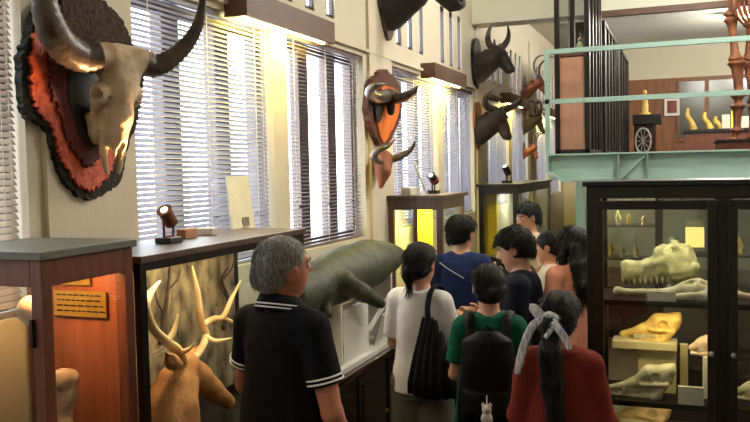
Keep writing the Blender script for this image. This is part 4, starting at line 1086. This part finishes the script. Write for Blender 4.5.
def hair_sdf(spec, kind):
    s = SDF((-.17, -.30, 1.02), (.17, .17, 1.80), .0062)
    s.pose(spec.get('head', (0, 0, 0)), (0, -.005, 1.50))
    v = spec.get('vol', 1.0)
    s.ell((0, -.016, 1.622), (.086 * v, .106 * v, .100 * v), .02)
    if kind in ('short', 'crop'):
        s.ell((0, -.06, 1.57), (.072 * v, .058, .062), .02)
        s.ell((0, .092, 1.562), (.12, .082, .085), .012, sub=True)
        for q in (-1, 1): s.ell((q * .092, .012, 1.585), (.03, .028, .036), .008, sub=True)
        s.plane((0, -.04, 1.528), (0, .35, -1))
        if kind == 'short':
            rs = random.Random(spec.get('seed', 3))
            for k in range(46):                            # locks falling over the crown and forehead
                a = rs.uniform(0, 2 * PI); e = rs.uniform(.45, 1.35)
                c = Vector((.078 * v * math.sin(a) * math.sin(e), -.014 - .098 * v * math.cos(a) * math.sin(e), 1.622 + .094 * v * math.cos(e)))
                e2 = e + .42; d = Vector((.084 * v * math.sin(a) * math.sin(e2), -.014 - .106 * v * math.cos(a) * math.sin(e2), 1.622 + .100 * v * math.cos(e2)))
                if d.y > .04 and d.z < 1.65: d.z = 1.655
                if d.y > -.05 and d.z < 1.61: continue
                s.rc(c, d, .013, .005, .006)
    else:
        s.ell((0, -.05, 1.57), (.076 * v, .068, .075), .02)
        s.ell((0, .095, 1.555), (.085, .075, .085), .012, sub=True)
        if kind in ('bun', 'pony', 'tied'):
            for q in (-1, 1): s.ell((q * .092, .016, 1.585), (.026, .030, .034), .008, sub=True)
            s.plane((0, -.06, 1.520), (0, .5, -1))
        if kind == 'bun': s.ell((0, -.112, 1.575), (.034, .028, .034), .015)
        if kind == 'tied': s.ch([(0, -.10, 1.575), (0, -.125, 1.52), (.0, -.11, 1.46)], [.035, .03, .014], .015)
        if kind == 'pony':
            s.ch([(0, -.10, 1.615), (0, -.145, 1.58), (.01, -.15, 1.46), (.02, -.135, 1.32), (.03, -.13, 1.20), (.03, -.125, 1.12)], [.03, .034, .040, .042, .030, .010], .012)
        if kind == 'long':
            s.plane((0, .06, 1.44), (0, .4, -1)) if False else None
            for q in (-1, 1):
                s.ch([(q * .075, -.01, 1.60), (q * .088, .005, 1.52), (q * .092, .01, 1.42), (q * .08, .04, 1.30)], [.022, .026, .026, .012], .02)
            for u in (-.06, -.03, 0, .03, .06): s.ch([(u, -.085, 1.58), (u * 1.15, -.10, 1.46), (u * 1.2, -.115, 1.32), (u * 1.1, -.11, 1.20)], [.035, .036, .032, .012], .02)
    g = np.meshgrid(*[(np.arange(s.n[i]) * s.h + s.lo[i]) for i in range(3)], indexing='ij', sparse=True)
    ang = np.arctan2(g[0], -(g[1] + .01))
    s.F = s.F + (.0010 * np.sin(ang * 34 + 3 * np.sin(g[2] * 25)) + .0014 * np.sin(ang * 61 + g[2] * 40)).astype(np.float32)
    s.pose(); return s
def hair_build(s, kind, m, parent, spec, n=2600):
    P_, Q_ = s.mesh()
    gx = np.gradient(s.F, s.h)
    ijk = np.clip(np.round((P_ - s.lo) / s.h).astype(int), 0, s.n - 1)
    N = np.stack([gx[i][ijk[:, 0], ijk[:, 1], ijk[:, 2]] for i in range(3)], 1); N /= np.linalg.norm(N, axis=1)[:, None] + 1e-9
    rs = np.random.RandomState(len(P_) % 97)
    pick = rs.randint(0, len(P_), n)
    Mr = np.array(Euler(spec.get('head', (0, 0, 0))).to_matrix()); pv = np.array((0, -.005, 1.50)); loc_ = (P_ - pv) @ Mr + pv
    ok = (N[pick][:, 2] > -.35) & ~((loc_[pick][:, 1] > .035) & (loc_[pick][:, 2] < 1.672)) & ~((loc_[pick][:, 1] > -.03) & (loc_[pick][:, 2] < 1.64) & (kind != 'long')); pick = pick[ok]; n = len(pick)
    p, nn = P_[pick], N[pick]
    L = {'crop': .022, 'short': .042}.get(kind, .05) * rs.uniform(.6, 1.25, (n, 1))
    whorl = np.array([0, -.07, 1.72]); down = np.array([0, 0, -1.0])
    d = (p - whorl); d[:, 2] = 0; d = d / (np.linalg.norm(d, axis=1)[:, None] + 1e-6) * .7 + down * 1.0
    if kind in ('bun', 'tied', 'pony'):
        top = p[:, 2] > 1.50; d[top] = (np.array([0, -.13, 1.585]) - p[top]); 
    d += rs.normal(size=d.shape) * (.30 if kind in ('crop', 'short') else .06) * np.linalg.norm(d, axis=1)[:, None]
    d -= nn * (d * nn).sum(1)[:, None]; d /= np.linalg.norm(d, axis=1)[:, None] + 1e-6
    side = np.cross(d, nn)
    V, F_ = [], []
    lift = .35 if kind == 'crop' else .12
    rows = []
    for j, t_ in enumerate((0, .35, .7, 1.0)):
        c = p + d * L * t_ + nn * (L * (lift * t_ - .55 * lift * t_ * t_) - .001) + down * L * .25 * t_ * t_
        r = np.full((n, 1), .0019 if kind != 'crop' else .0012) * (1, 1, .75, .15)[j]
        rows += [c + side * r, c - side * r * .5 + nn * r, c - side * r * .5 - nn * r]
    V = np.stack(rows, 1).reshape(-1, 3)
    base = np.arange(n) * 12
    for j in range(3):
        for k in range(3):
            a = base + j * 3 + k; b_ = base + j * 3 + (k + 1) % 3; F_.append(np.stack([a, b_, b_ + 3, a + 3], 1))
    F_ = np.concatenate(F_) + len(P_)
    V = np.concatenate([P_, V]); F_ = np.concatenate([Q_, F_])
    me = bpy.data.meshes.new('hair'); me.vertices.add(len(V)); me.vertices.foreach_set('co', V.astype(np.float32).ravel())
    me.loops.add(F_.size); me.loops.foreach_set('vertex_index', F_.astype(np.int32).ravel())
    me.polygons.add(len(F_)); me.polygons.foreach_set('loop_start', (np.arange(len(F_)) * 4).astype(np.int32))
    me.update(calc_edges=True); me.polygons.foreach_set('use_smooth', [True] * len(me.polygons)); me.materials.append(m)
    o = bpy.data.objects.new('hair', me); COL.objects.link(o); o.parent = parent; return o
def shirt_sdf(spec, hem, t=.016, sleeve=.55, fit=1.0, seed=1, collar=0, long=False, wr=.0025):
    s = SDF((-.50, -.34, min(hem, .84) - .02), (.50, .50, 1.56), .0085)
    w = spec.get('w', 1.0) * .88; g = spec.get('girth', 1.0)
    st = [(hem, 0, -.002, (.168 + t) * fit, (.118 + t) * fit), (.96, 0, -.004, (.165 + t) * fit, (.114 + t) * fit), (1.10, 0, 0, (.150 * g + t) * fit, (.106 * g + t) * fit), (1.24, 0, -.002, .162 * w + t, .112 + t), (1.33, 0, -.002, .166 * w + t, .108 + t), (1.40, 0, -.012, .132 * w + t, .085 + t), (1.445, 0, -.014, .072 + t, .058 + t)]
    st = sorted([q for q in st if q[0] >= hem], key=lambda q: q[0])
    s.loft(st, .03)
    for q in (-1, 1): s.rc((q * .05, -.015, 1.405), (q * .166 * w, -.012, 1.382), .053 + t * .8, .050 + t * .8, .03)
    s.wrinkle(wr, 16, seed, (1.2, 1.2, .7))
    b = s.like()
    cuffs = []
    for q, key in ((-1, 'L'), (1, 'R')):
        E_, W_ = np.array(spec['el' + key], float), np.array(spec['wr' + key], float); sh = np.array((q * .180 * w, -.012, 1.385))
        a = s.like()
        if long:
            a.ch([sh, E_, W_], [.052 + t, .046 + t, .034 + t * .7], .02); d = (W_ - E_) / np.linalg.norm(W_ - E_); c = W_
        else:
            d = (E_ - sh) / np.linalg.norm(E_ - sh); c = sh + (E_ - sh) * sleeve
            a.rc(sh, c + d * .05, .050 + t * .8, .046 + t, .02)
        a.plane(c, d); cuffs.append((c, d)); b.F = np.minimum(b.F, a.F)
    b.wrinkle(wr * .7, 22, seed + 5)
    s.merge(b, .02)
    s.plane((0, 0, hem + .004), (0, 0, -1))
    s.ell((0, .012, 1.475), (.066, .072, .045), .008, sub=True)          # neck opening
    return s, cuffs
def ring(center, d, r, tube, m, parent, name, rz=1.0):
    d = Vector(d).normalized(); u = d.orthogonal().normalized(); v = d.cross(u)
    P_ = [Vector(center) + u * math.cos(a) * r + v * math.sin(a) * r for a in [2 * PI * k / 26 for k in range(27)]]
    return MB().tube(P_, tube, 8).build(name, m, parent, smooth=True, world=False)
def trousers_sdf(spec, t=.014, flare=1.0, seed=2):
    s = SDF((-.28, -.24, .03), (.28, .24, 1.06), .0095)
    s.loft([(.82, 0, 0, .160 + t, .108 + t), (.94, 0, -.005, .168 + t, .114 + t), (1.03, 0, 0, .148 + t, .102 + t)], .03)
    for q in (-1, 1):
        hx = q * .088; s.ch([(hx, 0, .90), (hx * 1.05, .005, .49), (hx * 1.08, -.012, .06)], [.092 + t, (.064 + t) * flare, (.052 + t) * flare], .02)
    s.plane((0, 0, .06), (0, 0, -1)); s.plane((0, 0, 1.03), (0, 0, 1)); s.wrinkle(.003, 15, seed); return s
def skirt_sdf(spec, z0, flare, seed=3):
    s = SDF((-.36, -.32, z0 - .02), (.36, .32, 1.08), .0095)
    s.loft([(z0, 0, 0, flare, flare * .8), (.94, 0, -.005, .188, .135), (1.05, 0, 0, .168, .122)], .02)
    g = np.meshgrid(*[(np.arange(s.n[i]) * s.h + s.lo[i]) for i in range(3)], indexing='ij', sparse=True)
    s.F = s.F + (.007 * np.sin(np.arctan2(g[0], g[1]) * 13) * np.clip((1.0 - g[2]) * 2.5, 0, 1)).astype(np.float32); return s
REST = dict(elL=(-.225, -.02, 1.10), wrL=(-.215, .09, .87), elR=(.225, -.02, 1.10), wrR=(.215, .09, .87))
FOLD = dict(elL=(-.215, .02, 1.12), wrL=(-.08, .22, 1.08), elR=(.215, .02, 1.12), wrR=(.08, .22, 1.06), hand=(0, 0, 1))
HOLD = dict(elL=(-.22, .0, 1.11), wrL=(-.12, .25, 1.16), elR=(.22, .0, 1.11), wrR=(.12, .25, 1.16), hand=(0, 0, 1))
def person(label, loc, rz, height, spec, hair=('short', None), skin=None, top=None, bottom=None, parts=()):
    k = height / 1.705; skin = skin or SKIN
    b = body_sdf(spec).build('person', skin)
    b.location = (loc[0], loc[1], 0); b.rotation_euler = (0, 0, rz); b.scale = (k, k, k)
    tag(b, label, 'person', 'museum visitors')
    hair_build(hair_sdf(spec, hair[0]), hair[0], hair[1] or HAIRB, b, spec)
    Mh = Matrix.Translation((0, -.005, 1.50)) @ Euler(spec.get('head', (0, 0, 0))).to_matrix().to_4x4() @ Matrix.Translation((0, .005, -1.50))
    for q in (-1, 1):
        MB().tube([(q * .033, .076, 1.604), (q * .033, .0845, 1.604)], [.011, .010], 10).xf(Mh).build('eye', EYEW, b, smooth=True, world=False)
        MB().tube([(q * .033, .0850, 1.603), (q * .033, .0865, 1.603)], .0055, 10).xf(Mh).build('pupil', EYEM, b, world=False)
        MB().tube([(q * .016, .092, 1.624), (q * .034, .091, 1.630), (q * .052, .080, 1.624)], [.003, .004, .002], 6, 3).xf(Mh).build('eyebrow', hair[1] or HAIRB, b, world=False)
    MB().tube([(-.022, .087, 1.541), (-.01, .0925, 1.543), (0, .094, 1.542), (.01, .0925, 1.543), (.022, .087, 1.541)], [.002, .0055, .006, .0055, .002], 8, 2).xf(Mh).build('lips', LIP, b, smooth=True, world=False)
    for q in (-1, 1):
        s = SDF((q * .1 - .07, -.10, -.01), (q * .1 + .07, .20, .14), .009)
        s.rc((q * .094, -.035, .045), (q * .108, .125, .036), .048, .038, .02).rc((q * .094, -.03, .06), (q * .094, -.025, .11), .05, .05, .02).plane((0, 0, 0), (0, 0, -1)); s.build('shoe', SHOE, b)
    if top:
        s, cuffs = shirt_sdf(spec, **{x: y for x, y in top.items() if x not in ('mat', 'name')}); s.build(top.get('name', 'shirt'), top['mat'], b)
        b_cuffs = cuffs
    else: b_cuffs = []
    if bottom:
        if bottom['type'] == 'skirt': skirt_sdf(spec, bottom['z0'], bottom['flare']).build('skirt', bottom['mat'], b)
        else: trousers_sdf(spec, flare=bottom.get('flare', 1)).build('trousers', bottom['mat'], b)
    return b, b_cuffs, Mh
def strap(pts, w, m, parent, name='strap', th=.006):
    return MB().tube(pts, w, 8, 6, flat=th / w, flat_axis=(0, -1, 0)).build(name, m, parent, smooth=True, world=False)
def sp(base, **kw):
    d = dict(base); d.update(kw)
    for k in ('elL', 'elR', 'wrL', 'wrR'): d[k] = (d[k][0] * (.86 if abs(d[k][0]) > .14 else 1), d[k][1], d[k][2])
    return d

# 1 grey-haired man
BLK = mat('black_cotton', (19, 20, 24), .85, .15, 30, .25, 160, sheen=.1)
STRIPE = mat('white_stripe', (226, 226, 224), .7, .03, 8)
man, cf, _ = person('grey-haired man seen from behind in a black polo with white-striped cuffs', (-1.482, 2.842), R(-12), 1.845,
    sp(REST, w=.90, girth=1.05, neck=1.08, head=(.06, R(13), R(-24)), vol=.93, elL=(-.250, .03, 1.13), wrL=(-.215, .20, 1.0), elR=(.245, .0, 1.09), wrR=(.225, .12, .90)),
    ('crop', HAIRG), SKIND, dict(mat=BLK, hem=.84, t=.018, sleeve=.66, name='polo_shirt', seed=4), dict(type='trousers', mat=mat('charcoal_trousers', (44, 44, 48), .8, .1, 10)))
for c, d in cf:
    for off in (.012, .028): ring(Vector(c) - Vector(d) * off, d, .0665, .0035, STRIPE, man, 'cuff_stripe')
def collar_row(r, z, drop=.0):
    return [(math.sin(a) * r, -.010 - math.cos(a) * r * .95, z - drop * (1 - math.cos(a)) ) for a in [R(-150) + R(300) * k / 30 for k in range(31)]]
def collar_strip(rows, m, name):
    V = [p_ for r_ in rows for p_ in r_]; n = len(rows[0]); F_ = [(i * n + k, i * n + k + 1, (i + 1) * n + k + 1, (i + 1) * n + k) for i in range(len(rows) - 1) for k in range(n - 1)]
    o = link_mesh(name, V, F_, m, man, True, False); sd = o.modifiers.new('thick', 'SOLIDIFY'); sd.thickness = .003; return o
collar_strip([collar_row(.096, 1.452, .02), collar_row(.090, 1.480, .02), collar_row(.075, 1.512, .02), collar_row(.070, 1.506, .02)], BLK, 'collar')
for z_, r_ in ((1.466, .0950), (1.478, .0925)): MB().tube(collar_row(r_, z_, .02), .0028, 6).build('collar_stripe', STRIPE, man, smooth=True, world=False)

# 2 white shirt with tote bag
WHT = mat('white_cotton', (228, 222, 220), .85, .04, 20, .2, 120)
p, cf, _ = person('person in a white T-shirt seen from behind with a black tote on the right shoulder', (-1.405, 4.37), R(-6), 1.665,
    sp(REST, w=.86, head=(-.08, 0, R(-10)), elL=(-.235, .05, 1.12), wrL=(-.16, .27, 1.05), elR=(.245, .02, 1.11), wrR=(.20, .22, 1.03), vol=1.02),
    ('tied', None), None, dict(mat=WHT, hem=.86, t=.020, sleeve=.80, fit=1.0, seed=8, wr=.005), dict(type='trousers', mat=mat('grey_olive_trousers', (104, 100, 92), .85, .1, 12, .2, 100), flare=1.35))
TOTE = mat('black_tote', (20, 19, 23), .7, .2, 20, .4, 40)
bag = thing('tote_bag', (-1.405, 4.37, 0), 'slouchy black tote bag hanging from the shoulder of the person in white', 'bag')
bag.rotation_euler = (0, 0, R(-6)); bag.scale = p.scale
s = SDF((-.08, -.34, .82), (.38, .0, 1.40), .008)
s.loft([(.88, .15, -.18, .06, .04), (.90, .15, -.18, .155, .075), (.97, .15, -.185, .158, .085), (1.10, .145, -.18, .125, .065), (1.22, .13, -.17, .075, .04), (1.32, .115, -.16, .035, .02)], .02)
g = np.meshgrid(*[(np.arange(s.n[i]) * s.h + s.lo[i]) for i in range(3)], indexing='ij', sparse=True)
s.F = s.F + (.006 * np.sin((g[0] - .15) * 90 / (1.7 - g[2]) + 2) * np.ones_like(g[1])).astype(np.float32)
s.build('bag_body', TOTE, bag)
strap([(.115, -.165, 1.30), (.105, -.15, 1.37), (.10, -.10, 1.445), (.10, -.01, 1.482), (.11, .07, 1.44), (.14, .12, 1.3)], .018, TOTE, bag)

# 3 tall boy in navy
NAVY = mat('navy_cotton', (34, 46, 88), .85, .12, 14, .2, 120)
p, cf, _ = person('boy in a navy T-shirt seen from behind in front of the brown corner case', (-1.50, 5.63), R(-4), 1.745,
    sp(HOLD, w=.95, head=(-.05, 0, R(-22)), vol=1.03), ('short', None), None, dict(mat=NAVY, hem=.84, t=.018, sleeve=.66, seed=12, wr=.005), dict(type='trousers', mat=BLK))
strap([(-.12, -.12, 1.40), (-.05, -.145, 1.36), (.06, -.145, 1.30)], .004, mat('grey_cord', (150, 150, 160), .6, .05, 5), p, 'cord')

# 4 boy in black, looking down to the left
p, cf, _ = person('boy in a black T-shirt in profile looking down to the left', (-.945, 4.88), R(92), 1.72,
    sp(HOLD, w=1.02, head=(-.34, 0, R(8)), vol=1.07, seed=5), ('short', None), None, dict(mat=mat('blue_black_cotton', (25, 27, 38), .85, .12, 14, .2, 120), hem=.84, t=.022, sleeve=.7, seed=14), dict(type='trousers', mat=BLK))

# 5 green dress and backpack
GRN = mat('bottle_green_cotton', (24, 90, 70), .85, .12, 14, .2, 120)
p, cf, _ = person('person in a bottle green dress seen from behind with a black backpack', (-.930, 4.00), R(10), 1.60,
    sp(FOLD, w=.86, head=(-.12, 0, R(10)), vol=1.0), ('bun', None), None, dict(mat=GRN, hem=.9, t=.018, sleeve=.72, seed=16, wr=.005, name='dress_top'), dict(type='skirt', mat=GRN, z0=.38, flare=.27))
bp = thing('backpack', (-.930, 4.00, 0), 'black backpack with a tiny white charm worn over the green dress', 'backpack'); bp.rotation_euler = (0, 0, R(10)); bp.scale = p.scale
BPM = mat('black_nylon', (14, 14, 17), .55, .2, 16, .3, 60)
s = SDF((-.20, -.36, .84), (.20, -.05, 1.44), .008)
s.loft([(.86, 0, -.20, .12, .06), (.90, 0, -.205, .158, .078), (1.05, 0, -.215, .160, .088), (1.25, 0, -.205, .150, .074), (1.35, 0, -.19, .12, .055), (1.39, 0, -.18, .05, .03)], .02)
s.loft([(.92, 0, -.275, .10, .03), (1.0, 0, -.285, .115, .045), (1.1, 0, -.275, .10, .03)], .02); s.wrinkle(.003, 18, 9); s.build('main_pocket', BPM, bp)
for q in (-1, 1): strap([(q * .085, -.16, 1.34), (q * .10, -.10, 1.44), (q * .115, .0, 1.462), (q * .12, .10, 1.38), (q * .13, .14, 1.22), (q * .16, .06, 1.03), (q * .13, -.13, .95)], .026, BPM, bp, 'shoulder_strap', .010)
MB().tube([(-.03, -.17, 1.37), (0, -.175, 1.42), (.03, -.17, 1.37)], .006, 8, 5).build('carry_loop', BPM, bp, smooth=True, world=False)
MB().tube([(.0, -.32, 1.10), (.0, -.34, 1.06)], .003, 6).build('charm_cord', WHITE, bp, world=False)
s = SDF((-.06, -.41, .92), (.06, -.27, 1.09), .005); s.ell((.0, -.345, 1.035), (.024, .020, .026), .01).ell((.0, -.345, .99), (.030, .024, .034), .01)
for q in (-1, 1): s.ell((q * .017, -.345, 1.06), (.009, .007, .013), .005)
s.build('charm', mat('white_plush', (216, 210, 200), .9, .1, 20), bp)

# 6 ponytail and scarf, rust shirt
RUST = mat('rust_cotton', (122, 47, 35), .85, .12, 14, .25, 120)
p, cf, Mh = person('woman in a rust shirt seen from behind with a striped scarf on her ponytail', (-.505, 3.47), R(8), 1.555,
    sp(FOLD, w=.80, head=(-.10, 0, R(-20)), vol=1.04), ('pony', None), None, dict(mat=RUST, hem=.82, t=.020, sleeve=.8, seed=18, long=True, wr=.006), dict(type='trousers', mat=BLK))
SC = mat('striped_scarf', (226, 218, 204), .7, .3, 90, rgb2=(120, 122, 140), stretch=(1, 1, .2))
MB().tube([(-.04, -.125, 1.60), (0, -.15, 1.615), (.04, -.13, 1.60)], [.014, .022, .014], 10, 4).xf(Mh).build('scarf_knot', SC, p, smooth=True, world=False)
for pts in ([(-.01, -.15, 1.612), (-.06, -.185, 1.57), (-.10, -.175, 1.49), (-.125, -.165, 1.41), (-.14, -.16, 1.34)], [(.01, -.15, 1.61), (.05, -.190, 1.575), (.085, -.185, 1.53), (.11, -.18, 1.48)], [(-.03, -.14, 1.62), (-.08, -.15, 1.65), (-.05, -.15, 1.60)], [(.03, -.14, 1.62), (.03, -.18, 1.58), (.0, -.19, 1.52)]):
    MB().tube(pts, [.010] + [.019] * (len(pts) - 2) + [.012], 8, 5, flat=.25, flat_axis=(0, -1, 0)).xf(Mh).build('scarf_end', SC, p, smooth=True, world=False)
strap([(-.085, .03, 1.475), (-.09, -.06, 1.47), (-.085, -.125, 1.41), (-.06, -.158, 1.28), (-.02, -.165, 1.15), (.05, -.165, 1.02), (.12, -.165, .90)], .014, BPM, p, 'crossbody_strap')

# 7 long-haired girl in pink beside the cabinet
p, cf, _ = person('girl with long black hair in a salmon pink top beside the skull cabinet', (-.735, 5.66), R(42), 1.665,
    sp(REST, w=.92, head=(-.10, 0, R(12)), vol=1.06), ('long', None), None, dict(mat=mat('salmon_cotton', (226, 152, 130), .85, .08, 14, .2, 120), hem=.84, t=.022, sleeve=.7, seed=21), dict(type='trousers', mat=BLK))
# 8 girl in profile between them
p, cf, _ = person('girl in a pale top in profile with tied black hair, between the black-shirted boy and pink girl', (-.955, 6.10), R(98), 1.60,
    sp(REST, w=.88, head=(-.15, 0, 0)), ('tied', None), None, dict(mat=mat('pale_cream_cotton', (212, 200, 178), .85, .05, 14, .2, 120), hem=.84, t=.018, sleeve=.7, seed=23), dict(type='trousers', mat=BLK))
p['label'] = 'girl in a pale top in profile, tied black hair, left of the pink girl'
# 9 far boy facing us
p, cf, _ = person('boy in a beige shirt facing the camera with head bent, farthest of the visitors', (-1.275, 7.05), R(142), 1.77,
    sp(HOLD, w=1.0, head=(-.20, 0, R(-4)), vol=1.0, seed=8), ('short', None), None, dict(mat=mat('beige_cotton', (204, 188, 160), .85, .05, 14, .2, 120), hem=.84, t=.022, sleeve=.7, seed=25), dict(type='trousers', mat=BLK))
# 10 long dark hair behind the green dress
p, cf, _ = person('girl with long dark hair half hidden behind the green dress and the black-shirted boy', (-1.08, 5.44), R(48), 1.51,
    sp(REST, w=.86, head=(-.15, 0, R(5))), ('long', None), None, dict(mat=mat('dark_plum_cotton', (58, 44, 50), .85, .05, 14, .2, 120), hem=.84, t=.018, sleeve=.7, seed=27), dict(type='trousers', mat=BLK))
p['label'] = 'girl with long dark hair half hidden behind the green dress'
